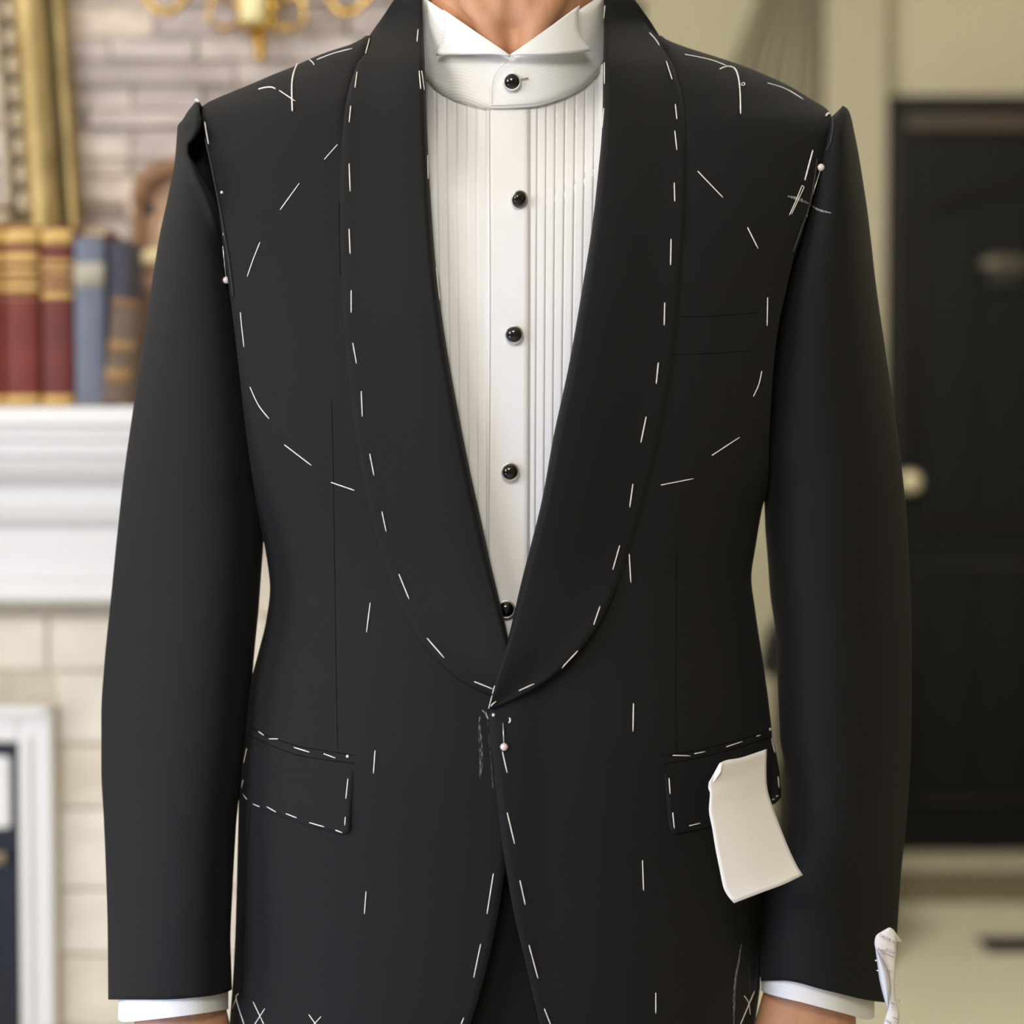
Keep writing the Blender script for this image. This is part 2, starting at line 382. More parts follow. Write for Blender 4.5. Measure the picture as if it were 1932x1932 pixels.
for k in range(3):
    zz = Zf(1720 + 55 * k, YT)
    mesh('log', *tube([(-1.45, YT - .03, zz), (-.9, YT - .032, zz + .004), (xo - .05, YT - .03, zz - .006)], [.016, .018, .014], 9), M['ember'], ft)

# ---- books standing on the mantel
ZM = zv(767)
def book(label, u0, u1, vtop, mcol, name='book', yf=1.19, depth=.15, tilt=0.0, bands=(), gild=True, pale=None):
    x0, x1 = Xf(u0, yf), Xf(u1, yf); zt_ = Zf(vtop, yf) ; wd = x1 - x0; h = zt_ - ZM
    t = thing(name, label, 'book', ((x0 + x1) / 2, yf + depth / 2, ZM), (0, tilt, 0), 'old books on the mantel')
    hw = wd / 2; r = []
    for k in range(9):
        a = -math.pi / 2 + math.pi * k / 8
        r.append((hw * math.sin(a), -depth / 2 - .3 * hw * math.cos(a) + .004))
    prof = [(-hw, depth / 2)] + r + [(hw, depth / 2), (hw - .003, depth / 2)] + [(x * (hw - .003) / hw, y + .004) for x, y in r[::-1]] + [(-hw + .003, depth / 2)]
    rows = [[Vector((x, y, zz)) for x, y in prof] for zz in (0, h * .03, h * .97, h)]
    vs, fs = grid(rows, True); n = len(prof)
    for b in (0, 3 * n):
        for k in range(0, 10): fs.append((b + k, b + k + 1, b + n - 2 - k, b + n - 1 - k))
    mesh('cover', vs, fs, mcol, t, False, local=True)
    mesh('page_block', *box(-hw + .003, hw - .003, -depth / 2 + .006, depth / 2 - .005, .003, h - .005), M['pages'], t, False, local=True)
    for (f0, f1, mm) in bands:
        pr = [(x * 1.008, y - .0008) for x, y in r]
        rows = [[Vector((x, y, h * f0)) for x, y in pr], [Vector((x, y, h * f1)) for x, y in pr]]
        b = mesh('spine_band', *grid(rows), mm, t, True, local=True); solid(b, .0006)
    return t
G = M['gilt']
DG = mat('dull_gilt', (142, 110, 66), .55, var=.25, vscale=120)
B1 = [(.004, .065, G), (.60, .605, G), (.64, .68, G), (.70, .725, G), (.745, .775, G), (.80, .855, G), (.90, .985, G)]
book('red leather book cut off by the left picture edge', -60, 9, 428, M['red'], bands=B1)
book('wide red leather book with gilt bands, left of the narrower red one', 10, 76, 428, M['red'], bands=B1)
book('narrower maroon leather book with gilt bands next to grey blue book', 80, 139, 428, M['maroon'], bands=[(.004, .065, G), (.60, .64, G), (.68, .70, G), (.74, .765, G), (.79, .815, G), (.90, .985, G)])
book('tall plain grey blue cloth book with pale spine label', 142, 198, 448, M['blue'], bands=[(.70, .85, mat('pale_spine_label', (170, 164, 146), .6, var=.1, vscale=60))])
book('dark navy cloth book between grey blue and brown books', 201, 247, 455, M['navy'], yf=1.20, depth=.09)
bt = book('small brown book leaning against the dark navy book', 198, 246, 566, M['taupe'], yf=1.135, depth=.055, tilt=math.radians(6.5), bands=[(.20, .34, DG), (.50, .60, DG), (.93, .99, M['wood'])])
bt.location.x += -.004; bt.location.z += .0028
W[bt] = Matrix.Translation(bt.location) @ bt.rotation_euler.to_matrix().to_4x4()
flat = thing('book', 'thin dark red book lying flat on top of the grey blue and navy books', 'book', (Xf(176, 1.3), 1.31, Zf(446, 1.25)), (0, 0, 0), 'old books on the mantel')
mesh('cover', *box(-.03, .028, -.05, .05, .0, .010, .002), M['maroon'], flat, False, local=True)
mesh('page_block', *box(-.028, .026, -.0515, -.049, .002, .008), M['pages'], flat, False, local=True)

# ---- gilt mirror frame standing behind the books
fy = 1.462
fr = thing('mirror_frame', 'ornate gold mirror frame with a beaded inner edge behind the books', 'mirror', (Xf(160, fy), fy, Zf(503, fy)), (math.radians(.6), math.radians(-3.7), 0))
H = .95; Wd = 0.7
def rail(prof, m, nm):
    # profile of (distance in from the outer edge, depth); right rail and bottom rail mitred
    vs, fs = [], []
    n = len(prof)
    for a, d in prof: vs.append(Vector((-a, -d, H)))
    for a, d in prof: vs.append(Vector((-a, -d, a)))
    for a, d in prof: vs.append(Vector((-Wd, -d, a)))
    for s in range(2):
        for k in range(n - 1): fs.append((s*n+k, s*n+k+1, (s+1)*n+k+1, (s+1)*n+k))
    return mesh(nm, vs, fs, m, fr, True, local=True)
px = .89 / (F / (fy + F / 2600))               # metres per photo pixel at the frame
rail([(0, -.032), (0, .012), (6*px, .016), (14*px, .014), (20*px, .006)], M['gold'], 'outer_rail')
rail([(20*px, .006), (24*px, .001), (30*px, .001), (34*px, .010)], M['darkgold'], 'groove')
cv = [(34*px + (56*px) * k / 12, .012 + .022 * math.sin(math.pi * (0.1 + .62 * k / 12))) for k in range(13)]
rail(cv + [(94*px, .016), (100*px, .008)], M['gold'], 'main_rail')
rail([(100*px, .008), (104*px, .002), (132*px, .002), (134*px, .008)], M['darkgold'], 'bead_channel')
rail([(134*px, .008), (140*px, .012), (150*px, .010), (152*px, -.01)], M['bead'], 'inner_lip')
mesh('glass', *box(-Wd, -.135, .004, .008, .125, H), M['mirror'], fr, False, local=True)
proto = None
for k in range(16):
    a = 111 * px; zz = a + .004 + k * 57 * px
    if proto is None:
        proto = mesh('bead', *ball((0, 0, 0), 16*px, .012, 25*px, 12, 8), M['bead'], fr, local=True); b = proto
    else:
        b = proto.copy(); COL.objects.link(b)
    b.location = (-a, -.008, zz + 24 * px)
    if k < 9:
        c = proto.copy(); COL.objects.link(c); c.rotation_euler = (0, math.pi / 2, 0); c.location = (-a - 20*px - (k + .55) * 57 * px, -.008, a)

# ---- arched mantel clock and a cream bowl, mostly behind the sleeve
cy = 1.42
ck = thing('mantel_clock', 'brown wooden mantel clock with arched top behind the left sleeve', 'clock', (Xf(352, cy), cy + .05, ZM))
cw = Xf(352, cy) - Xf(252, cy); ch = Zf(372, cy) - ZM; rise = Zf(296, cy) - Zf(372, cy)
def arch(wd, base, r, y0, y1, z0=0.0, n=16):
    o = [(-wd, z0)] + [(-wd * math.cos(math.pi * k / n), base + r * math.sin(math.pi * k / n)) for k in range(n + 1)] + [(wd, z0)]
    vs = [Vector((x, y0, zz)) for x, zz in o] + [Vector((x, y1, zz)) for x, zz in o]; m = len(o)
    fs = [(i, (i + 1) % m, m + (i + 1) % m, m + i) for i in range(m)] + [tuple(range(m))[::-1], tuple(range(m, 2 * m))]
    return vs, fs
mesh('case', *arch(cw - .008, ch, rise - .004, -.035, .05), M['tanwood'], ck, False, local=True)
o1 = [(-cw * math.cos(math.pi * k / 16), ch + rise * math.sin(math.pi * k / 16)) for k in range(17)]
o2 = [(-(cw - .016) * math.cos(math.pi * k / 16), ch - .004 + (rise - .016) * math.sin(math.pi * k / 16)) for k in range(17)]
vs = [Vector((x, -.058, zz)) for x, zz in o1] + [Vector((x, -.058, zz)) for x, zz in o2] + [Vector((x, .052, zz)) for x, zz in o1] + [Vector((x, .052, zz)) for x, zz in o2]
fs = []
for k in range(16):
    for a, b in ((0, 17), (34, 0), (17, 51), (51, 34)): fs.append((a + k, a + k + 1, b + k + 1, b + k))
mesh('arched_hood', vs, fs, M['wood'], ck, False, local=True)
for sx in (-1, 1):
    mesh('side_post', *box(sx * cw - (.014 if sx > 0 else 0), sx * cw + (.014 if sx < 0 else 0), -.05, .05, 0, ch, .002), M['wood'], ck, False, local=True)
    mesh('slot', *box(sx * (cw - .018) - .011, sx * (cw - .018) + .011, -.0375, -.034, ch - .022, ch - .008), M['black_metal'], ck, False, local=True)
mesh('dial', *lathe([(0, .036), (.028, .036), (.034, .044), (.038, .036)], (0, 0, ch - .05), 24, 'Y'), M['cream'], ck, True, local=True)
mesh('plinth', *box(-cw - .006, cw + .006, -.06, .055, 0, .02, .003), M['wood'], ck, False, local=True)
by = 1.345
bl = thing('pedestal_bowl', 'cream glazed bowl on a pink pedestal beside the leaning brown book', 'bowl', (Xf(308, by), by, ZM))
hb = Zf(516, by) - ZM; rb = Xf(308, by) - Xf(249, by)
mesh('bowl', *lathe([(.012, hb - .004), (.03, hb + .001), (rb - .004, hb + .008), (rb, hb + .014), (rb - .002, hb + .019), (rb * .75, hb + .026), (rb * .4, hb + .034), (.004, hb + .036)], (0, 0, 0), 28), M['cream'], bl, True, local=True)
mesh('pedestal', *lathe([(.026, 0), (.026, .008), (.020, .02), (.018, .06), (.026, hb - .03), (.034, hb - .004)], (0, 0, 0), 24), M['pinkclay'], bl, True, local=True)

# ---- brass wall sconce
sy = YS - .07
sn = thing('wall_sconce', 'ornate polished brass wall sconce on the stacked stone wall', 'sconce', P(478, -60, YS - .03))
def SP(u, v, dy=0.0): return P(u, v, sy + dy)
sp_ = (sy + F / 2600) / F
def vlathe(pr, u, dy=0.0, n=18): return lathe([(r * sp_, Zf(v, sy + dy)) for v, r in pr], (SP(u, 0, dy).x, sy + dy, 0), n)
mesh('back_plate', *tube([P(488, -160, YS - .03), P(488, -20, YS - .03), P(488, 40, YS - .03)], [(.02, .01), (.03, .012), (.012, .008)], 12), M['brass'], sn)
mesh('candle_tube', *vlathe([(44, 8), (42, 22), (36, 25), (-60, 24), (-62, 5)], 478, -.02), M['candle'], sn)
mesh('cup', *vlathe([(74, 4), (70, 12), (58, 22), (48, 36), (42, 38), (40, 20)], 485), M['brass'], sn)
mesh('finial', *merge(vlathe([(118, 1), (114, 9), (106, 13), (98, 8), (94, 6), (90, 14), (84, 17), (76, 13), (70, 7), (62, 6)], 490)), M['brass'], sn)
for sgn in (-1, 1):
    def Q(du, v, dy=0): return SP(485 + sgn * du, v, dy)
    pts = curve_pts([tuple(Q(24, 40)), tuple(Q(60, 56, -.01)), tuple(Q(88, 40, -.02)), tuple(Q(86, 6, -.02)), tuple(Q(70, -10, -.02)), tuple(Q(48, 2, -.01))], 26)
    mesh('scroll', *tube(pts, 5 * sp_, 8), M['brass'], sn)
    pts = curve_pts([tuple(Q(80, -40)), tuple(Q(118, -22, -.01)), tuple(Q(165, 26, -.02)), tuple(Q(205, 2, -.02)), tuple(Q(240, -40, -.02)), tuple(Q(262, -75, -.02))], 30)
    mesh('arm', *tube(pts, 6.5 * sp_, 8), M['brass'], sn)
    for du, v, r in ((32, 12, 13), (30, 38, 9), (60, 52, 8), (166, 24, 9)):
        mesh('bead', *ball(Q(du, v, -.02), r * sp_, n=12, m=8), M['brass'], sn)

# ------------------------------------------------------------------ far right: door, column, curtain, hall things
sD = F / (YD + F / 2600)                     # pixels per metre at the far wall
zs = lambda v: Zf(v, YD - .05)
xs_ = lambda u: Xf(u, YD - .05)
dx0, dx1 = xs_(1692), xs_(2290)
dr = structure('door_1', *box(dx0, dx1, YD - .075, YD + .02, 0.01, zs(250)), M['darkdoor'])
ztop = zs(250)
fx0 = xs_(1652)
structure('trim_1', *merge(box(fx0, dx0 + .01, YD - .11, YD, 0, zs(186), .006), box(dx1 - .01, dx1 + .06, YD - .11, YD, 0, zs(186), .006),
          box(fx0, dx1 + .06, YD - .12, YD, zs(216), zs(186), .006)), M['doorframe'])
structure('trim_2', *box(fx0 + .01, dx1 + .05, YD - .10, YD, ztop, zs(217), .008), M['brownband'])
yp = YD - .075
def panel(u0, u1, v0, v1, arched=False):
    x0, x1, z0, z1 = xs_(u0), xs_(u1), zs(v1), zs(v0); n = 16; o = [(x0, z0), (x1, z0)]
    if arched: o += [(x1 - (x1 - x0) * k / n, z1 + .075 * math.sin(math.pi * k / n)) for k in range(n + 1)]
    else: o += [(x1, z1), (x0, z1)]
    pts = [Vector((x, yp - .004, zz)) for x, zz in o]; pts.append(pts[0]); pts.append(pts[1])
    mesh('panel_moulding', *tube(pts, (.016), 8, False), M['doorframe'], dr)
    for k in range(5):
        a = x0 + .02 + (x1 - x0 - .04) * k / 5; b = x0 + .02 + (x1 - x0 - .04) * (k + 1) / 5
        mesh('panel_plank', *box(a + .002, b - .002, yp - .009, yp + .002, z0 + .02, z1 - .015, .003), M['darkdoor'], dr, False)
panel(1728, 2240, 400, 990, True)
panel(1728, 2240, 1065, 1508)
kx, kz = xs_(1709), zs(908)
kb = mesh('knob', *lathe([(.006, -.01), (.02, -.01), (.02, 0), (.010, .006), (.010, .02), (.022, .028), (.030, .04), (.030, .048), (.022, .058), (.006, .062)], (kx, yp, kz), 24, 'Y'), M['knob'], dr)
kb['label'] = 'pale round door knob'
mesh('knocker_plate', *ball((xs_(1890), yp - .012, zs(500)), .078, .018, .030, 20, 10), M['pewter'], dr)
mesh('viewer_slot', *box(xs_(1858), xs_(1916), yp - .034, yp - .006, zs(544), zs(516), .008), M['black_metal'], dr, False)
structure('trim_3', *box(fx0 + .02, dx1 + .05, YD - .16, YD - .08, 0, .012, .004), M['pillar'])
structure('trim_4', *box(xs_(1533), fx0, YD - .22, YD, 0, 2.72, .02), M['pillar'])
structure('baseboard_back', *box(XR + .2, xs_(1533), YD - .03, YD, 0, .10, .006), M['pillar'])
# curtain drawn beside the column
cu = thing('curtain', 'olive grey curtain hanging in folds beside the wall column', 'curtain', (Xf(1455, 4.2), 4.2, 0.03))
rows = []
for i in range(40):
    f = i / 39; zz = 2.66 - 2.63 * f; vv = 790 - (zz - 1.21) / (4.2 + F / 2600) * F
    ul = 1428 - (vv) * 0.40; ul = max(1336, ul) if vv > 0 else 1428 - vv * 0.12
    ul += 140 * sst(380, 800, vv)
    ur = 1531
    rows.append([Vector((Xf(ul + (ur - ul) * k / 60, 4.2), 4.19 + .05 * math.cos(2 * math.pi * 3.4 * k / 60 + .4) + .01 * math.sin(9 * k / 60 + f), zz)) for k in range(61)])
solid(mesh('drape', *grid(rows), M['curtain'], cu), .004)
cb = thing('cabinet', 'tall dark wooden cabinet against the far wall behind the neck', 'cabinet', (Xf(1100, 4.1), 4.25, 0))
cx0, cx1 = Xf(1010, 4.05), Xf(1213, 4.05)
mesh('body', *box(cx0, cx1, 4.05, YD - .01, 0, 2.3, .006), M['doorframe'], cb, False)
for k in range(2):
    a = cx0 + .01 + (cx1 - cx0 - .02) * k / 2; b = a + (cx1 - cx0 - .02) / 2 - .004
    d_ = mesh('door', *box(a, b, 4.03, 4.052, .08, 2.27, .004), M['darkdoor'], cb, False)
    mesh('handle', *tube([Vector((b - .02 if k == 0 else a + .02, 4.015, 1.0)), Vector((b - .02 if k == 0 else a + .02, 4.015, 1.14))], .006, 8), M['pewter'], d_)
# dark chair whose back shows in the gap under the right arm
chr_ = thing('chair', 'dark upholstered chair glimpsed between jacket and right sleeve', 'chair', (Xf(1540, 3.5), 3.55, 0))
xa, xb = Xf(1436, 3.5), Xf(1650, 3.5)
rows = []
for i in range(9):
    f = i / 8; zz = Zf(1276, 3.5) + (Zf(1165, 3.5) - Zf(1276, 3.5)) * f; ins = .035 * f * f + (.012 if i in (0, 8) else 0)
    rows.append([Vector((xa + ins, 3.48, zz)), Vector((xa + ins, 3.54, zz)), Vector((xb - ins, 3.54, zz)), Vector((xb - ins, 3.48, zz))])
vs, fs = grid(rows, True); cap(vs, fs, rows, 0); cap(vs, fs, rows, 1)
mesh('backrest', vs, fs, M['leather'], chr_, False)
mesh('seat', *box(xa + .03, xb + .0, 3.12, 3.52, .42, .48, .02), M['leather'], chr_, False)
for px_, py_ in ((xa + .055, 3.15), (xb - .03, 3.15)):
    mesh('leg', *box(px_ - .015, px_ + .015, py_ - .015, py_ + .015, 0, .43, .003), M['doorframe'], chr_, False)
for px_ in (xa + .055, xb - .03):
    mesh('leg', *box(px_ - .015, px_ + .015, 3.49, 3.52, 0, Zf(1250, 3.5), .003), M['doorframe'], chr_, False)
dm = props(mesh('doormat', *box(xs_(1600), xs_(2260), 3.74, 4.06, .0005, .014, .005), M['mat'], None, False), 'brown doormat lying on the floor in front of the dark door', 'doormat')
fvn = thing('floor_vent', 'small dark slotted vent in the floor by the right picture edge', 'vent', (Xf(1945, 3.3), 3.31, 0))
vx0, vx1 = Xf(1862, 3.3), Xf(2060, 3.3)
mesh('vent_frame', *box(vx0, vx1, 3.24, 3.38, 0, .004, .001), M['pewter'], fvn, False)
for k in range(4):
    mesh('slat', *box(vx0 + .01, vx1 - .01, 3.252 + .031 * k, 3.272 + .031 * k, .0035, .007, .001), M['black_metal'], fvn, False)

# ------------------------------------------------------------------ the person
# -- the jacket's shape: outline and depth as functions of height (v) and position across (u)
uL = pchip([(40, 716), (62, 703), (75, 690), (90, 662), (100, 630), (115, 590), (130, 558), (145, 520), (160, 485), (180, 437), (195, 402), (205, 386), (240, 390), (300, 400), (360, 412), (430, 422), (490, 430), (560, 440), (640, 450), (720, 459), (800, 468), (880, 479), (960, 491), (1000, 499), (1060, 510), (1110, 515), (1170, 508), (1240, 491), (1300, 476), (1380, 466), (1450, 458), (1520, 456), (1600, 454), (1750, 450), (1850, 445), (1940, 438), (2080, 428)])
uR = pchip([(40, 1216), (62, 1235), (78, 1252), (92, 1285), (105, 1325), (120, 1372), (135, 1415), (150, 1450), (165, 1482), (180, 1508), (195, 1532), (210, 1556), (225, 1564), (250, 1562), (290, 1552), (340, 1537), (380, 1525), (430, 1511), (490, 1491), (550, 1477), (610, 1464), (680, 1455), (760, 1449), (840, 1445), (915, 1443), (960, 1432), (1030, 1420), (1090, 1412), (1150, 1419), (1240, 1432), (1330, 1445), (1400, 1451), (1480, 1450), (1560, 1448), (1650, 1444), (1750, 1440), (1850, 1430), (1940, 1418), (2080, 1403)])
Af = pchip([(0, .035), (60, .046), (120, .060), (200, .078), (300, .095), (450, .112), (600, .121), (750, .122), (900, .118), (1100, .113), (1300, .119), (1450, .124), (1700, .122), (2080, .118)])
Ef = pchip([(0, 0), (500, 0), (700, .010), (850, .010), (960, .006), (1100, 0), (2080, 0)])
Bf = pchip([(0, .08), (100, .09), (300, .125), (600, .135), (1000, .11), (1300, .10), (1600, .12), (2080, .12)])
_l = [(v, uL(v)) for v in (40, 62, 75, 90, 100, 115, 130, 145, 160, 175, 190)] + [(203, 386), (225, 358), (255, 343), (300, 337), (360, 341), (450, 359), (600, 395), (750, 430), (880, 462), (960, 487)]
_r = [(v, uR(v)) for v in (40, 62, 78, 92, 105, 120, 135, 150, 165, 180, 195)] + [(210, 1558), (228, 1584), (258, 1601), (300, 1606), (360, 1601), (450, 1580), (600, 1540), (750, 1500), (850, 1471), (915, 1448)]
wL = pchip(_l + [(v, uL(v)) for v in (1000, 1060, 1110, 1170, 1240, 1300, 1380, 1450, 1520, 1600, 1750, 1850, 1940, 2080)])
wR = pchip(_r + [(v, uR(v)) for v in (960, 1030, 1090, 1150, 1240, 1330, 1400, 1480, 1560, 1650, 1750, 1850, 1940, 2080)])
def base(u, v):
    l, r = wL(v), wR(v); t = (u - (l + r) / 2) / ((r - l) / 2); t = max(-1, min(1, t)); E = Ef(v)
    return -(E + (Af(v) - E) * (1 - abs(t) ** 2.3) ** .58)
def J(u, v, lift=0.0):
    y = base(u, v) - lift; return P(u, v, y)

IL = [(797, -2), (799, 60), (801, 110), (806, 250), (812, 370), (820, 480), (830, 570), (845, 670), (865, 780), (885, 880), (905, 970), (925, 1060), (943, 1135), (957, 1195), (968, 1260), (975, 1320)]
OL = [(745, -2), (722, 33), (699, 66), (685, 97), (667, 140), (654, 190), (647, 250), (643, 330), (642, 430), (644, 520), (649, 610), (656, 690), (667, 790), (681, 880), (699, 970), (724, 1060), (750, 1130), (785, 1195), (826, 1245), (872, 1284), (918, 1307), (948, 1318), (975, 1322)]
IR = [(1139, -2), (1139, 60), (1138, 120), (1136, 240), (1128, 330), (1118, 420), (1105, 505), (1075, 680), (1045, 820), (1021, 950), (985, 1092), (961, 1195), (940, 1270), (923, 1336)]
OR = [(1196, -2), (1224, 37), (1247, 74), (1263, 105), (1276, 140), (1288, 190), (1293, 250), (1294, 330), (1291, 420), (1284, 520), (1276, 620), (1265, 710), (1245, 820), (1221, 920), (1196, 1010), (1170, 1090), (1141, 1155), (1110, 1205), (1070, 1250), (1030, 1284), (990, 1308), (955, 1325), (923, 1338)]
fIL = pchip([(v, u) for u, v in curve_pts(IL, 60)]); fIR = pchip([(v, u) for u, v in curve_pts(IR, 60)])
eLp = pchip([(1195, 949), (1260, 955), (1335, 958), (1600, 958), (1645, 952), (1720, 940), (1800, 924), (1870, 906), (1932, 887), (2000, 858), (2080, 800)])
eRp = pchip([(1300, 934), (1337, 924), (1380, 924), (1440, 931), (1540, 941), (1640, 955), (1730, 971), (1810, 990), (1900, 1011), (1940, 1021), (2000, 1045), (2080, 1090)])
def eL(v): return fIL(v) - 9 if v < 1195 else eLp(v)
def eR(v): return fIR(v) + 9 if v < 1295 else eRp(v)

sLo = pchip([(193, 368), (200, 362), (212, 353), (225, 345), (238, 335), (250, 334), (300, 330), (360, 319), (450, 300), (600, 277), (700, 262), (800, 247), (900, 233), (1000, 222), (1150, 207), (1250, 197), (1350, 191), (1450, 191), (1550, 196), (1650, 200), (1750, 203), (1886, 204)])
sLi = pchip([(193, 377), (200, 381), (210, 390), (240, 400), (300, 420), (400, 440), (500, 455), (640, 474), (800, 490), (880, 494), (930, 492), (960, 496), (1000, 498), (1040, 496), (1080, 493), (1150, 488), (1220, 481), (1290, 475), (1380, 468), (1470, 456), (1530, 448), (1600, 443), (1700, 438), (1780, 435), (1850, 437), (1886, 438)])
sRo = pchip([(200, 1592), (203, 1597), (210, 1602), (222, 1606), (250, 1612), (290, 1620), (340, 1628), (400, 1637), (450, 1643), (530, 1652), (640, 1667), (740, 1681), (830, 1695), (910, 1705), (980, 1711), (1080, 1716), (1200, 1720), (1300, 1720), (1420, 1718), (1550, 1710), (1650, 1700), (1760, 1692), (1880, 1680), (1892, 1676)])
sRi = pchip([(200, 1589), (206, 1584), (212, 1578), (223, 1567), (250, 1550), (300, 1530), (400, 1500), (500, 1466), (620, 1438), (760, 1424), (850, 1424), (910, 1440), (950, 1442), (1000, 1444), (1050, 1448), (1120, 1453), (1180, 1461), (1240, 1465), (1300, 1467), (1400, 1472), (1440, 1480), (1490, 1485), (1560, 1484), (1590, 1483), (1640, 1462), (1690, 1440), (1760, 1433), (1850, 1434), (1892, 1436)])
SYC = pchip([(193, -.006), (300, .008), (1000, .015), (1400, .004), (1886, -.018)])
SDP = pchip([(193, .006), (215, .028), (260, .048), (340, .058), (600, .064), (1200, .060), (1886, .047)])

# -- body: one continuous surface (head, neck, trunk, arms with five-fingered hands, legs)
parts = []
rows = []
for v in list(range(110, 1991, 60)):
    l, r = uL(v), uR(v); c = (l + r) / 2; h = (r - l) / 2 - (30 if v > 260 else 18) - 40 * sst(1300, 1500, v); a = .010 + (Af(v) - .045) * sst(110, 420, v) - .012 * sst(1300, 1500, v); b = max(.03, Bf(v) - .035 - .02 * sst(1300, 1500, v))
    row = []
    for k in range(40):
        th = 2 * math.pi * k / 40; x = math.cos(th); y = math.sin(th)
        row.append(Vector((Xf(c) + h / 2600 * (abs(x) ** .85) * (1 if x > 0 else -1), (a if y < 0 else b) * y * .96 + .030 * (1 - sst(110, 340, v)), Zf(v))))
    rows.append(row)
vs, fs = grid(rows, True); cap(vs, fs, rows, 0); cap(vs, fs, rows, 1); parts.append((vs, fs))
X0 = Xf(966)
parts.append(tube([(X0, .022, Zf(330)), (X0, .022, Zf(190)), (X0, .014, Zf(90)), (X0, .010, Zf(-20)), (X0, .012, Zf(-120)), (X0, .018, Zf(-260))], [(.07, .06), (.057, .056), (.0575, .058), (.0585, .058), (.056, .056), (.054, .056)], 32))
for s in (-1, 1):                             # neck muscles meeting above the breastbone
    parts.append(tube([(X0 + s * .052, .005, Zf(-130)), (X0 + s * .036, -.030, Zf(-30)), (X0 + s * .017, -.0445, Zf(70)), (X0 + s * .010, -.046, Zf(130))], [.013, .012, .0095, .008], 12))
    parts.append(tube([(X0 + s * .0095, -.044, Zf(-90)), (X0 + s * .008, -.0445, Zf(60))], [.0085, .007], 10))
zc = Zf(0) + .150                              # head
parts.append(ball((X0, .022, zc + .03), .077, .096, .105, 24, 16))
parts.append(ball((X0, -.012, zc - .045), .060, .070, .078, 22, 14))
parts.append(ball((X0, -.052, zc - .098), .030, .026, .024, 16, 10))
parts.append(tube([(X0, -.070, zc + .012), (X0, -.088, zc - .018), (X0, -.098, zc - .036), (X0, -.080, zc - .046)], [.006, .009, .0115, .008], 10))
parts.append(ball((X0, -.0765, zc - .066), .022, .006, .005, 12, 8)); parts.append(ball((X0, -.0745, zc - .075), .020, .007, .006, 12, 8))
for s in (-1, 1):
    parts.append(ball((X0 + s * .079, .018, zc - .012), .008, .020, .033, 12, 8))
    parts.append(ball((X0 + s * .031, -.066, zc + .004), .014, .010, .007, 12, 8))
    parts.append(ball((X0 + s * .030, -.066, zc + .024), .024, .012, .007, 12, 8))
def loft(secs, n=22):
    rows = []
    for c, rx, ry in secs: rows.append([c + Vector((rx * math.cos(2*math.pi*k/n), ry * math.sin(2*math.pi*k/n), 0)) for k in range(n)])
    vs, fs = grid(rows, True); cap(vs, fs, rows, 0); cap(vs, fs, rows, 1); return vs, fs
def hand(u0, u1, v, y, s, dx):
    """back of the hand to the front, fingers hanging and slightly curled; s = +1 when the thumb lies at +X"""
    c = P((u0 + u1) / 2, v, y); hw = (u1 - u0) / 2 / 2600
    out = []
    out.append(loft([(c + Vector((dx, .004, .055)), .031, .027), (c + Vector((dx * .3, 0, .02)), hw * .82, .025), (c + Vector((0, -.003, -.012)), hw * .95, .022),
                     (c + Vector((0, -.009, -.05)), hw * 1.05, .018), (c + Vector((0, -.010, -.092)), hw * 1.02, .013)]))
    for k, (off, ln, r) in enumerate(((.72, .072, .0088), (.25, .082, .0092), (-.24, .076, .0088), (-.72, .058, .0078))):
        b = c + Vector((s * off * hw, -.010, -.086))
        pts = [b, b + Vector((s * off * .003, -.006, -ln * .42)), b + Vector((s * off * .004, .002, -ln * .76)), b + Vector((s * off * .004, .014, -ln))]
        out.append(tube(pts, [r * 1.08, r, r * .92, r * .72], 10)); out.append(ball(pts[-1], r * .74, n=10, m=8)); out.append(ball(pts[1] + Vector((0, -.001, 0)), r * 1.06, n=10, m=8))
    b = c + Vector((s * hw * .80, -.006, -.022))
    pts = [b, b + Vector((s * .016, -.010, -.028)), b + Vector((s * .020, -.014, -.056)), b + Vector((s * .016, -.012, -.080))]
    out.append(tube(pts, [.014, .0125, .0105, .008], 10)); out.append(ball(pts[-1], .0082, n=10, m=8))
    return out
HL, HR = (246, 448, 1935, -.024), (1408, 1622, 1930, -.020)
parts += hand(*HL, +1, -.009); parts += hand(*HR, -1, .013)
for fo, fi, sh in ((sLo, sLi, 455), (sRo, sRi, 1490)):
    secs = []
    for v in list(range(470, 1871, 70)) + [1900]:
        o_, i_ = fo(v), fi(v); m_ = (o_ + i_) / 2; hw = abs(i_ - o_) / 2 / 2600
        secs.append((P(m_, v, SYC(v) + .002), min(.05, hw * .66), min(.048, SDP(v) * .70)))
    hx = -.009 if fo is sLo else .013
    hc = P(347 if fo is sLo else 1515, 1930, -.022)
    secs[-1] = (hc + Vector((hx * .3, 0, .02)), .030, .024); secs[-2] = (hc + Vector((hx, .003, .05)), .029, .026)
    secs[-3] = ((secs[-2][0] + secs[-4][0]) / 2, .030, .028)
    parts.append(loft(secs))
    c0 = secs[0][0]
    parts.append(tube([P(sh, 400, .03), P(sh * .7 + (fo(470) + fi(470)) * .15, 440, .03), c0 + Vector((0, .012, -.02))], [.036, .034, .034], 14))
zh = Zf(2080)
for s in (-1, 1):
    parts.append(tube([(X0 + s * .085, .0, zh + .12), (X0 + s * .095, .005, zh - .10), (X0 + s * .10, .01, .50), (X0 + s * .10, .03, .30), (X0 + s * .10, .03, .09)], [.060, .062, .050, .046, .036], 20))
    parts.append(tube([(X0 + s * .10, .04, .07), (X0 + s * .108, -.03, .05), (X0 + s * .115, -.14, .032)], [.036, .036, .024], 14))
person = fused('person', parts, .0042, M['skin'], None, 2)
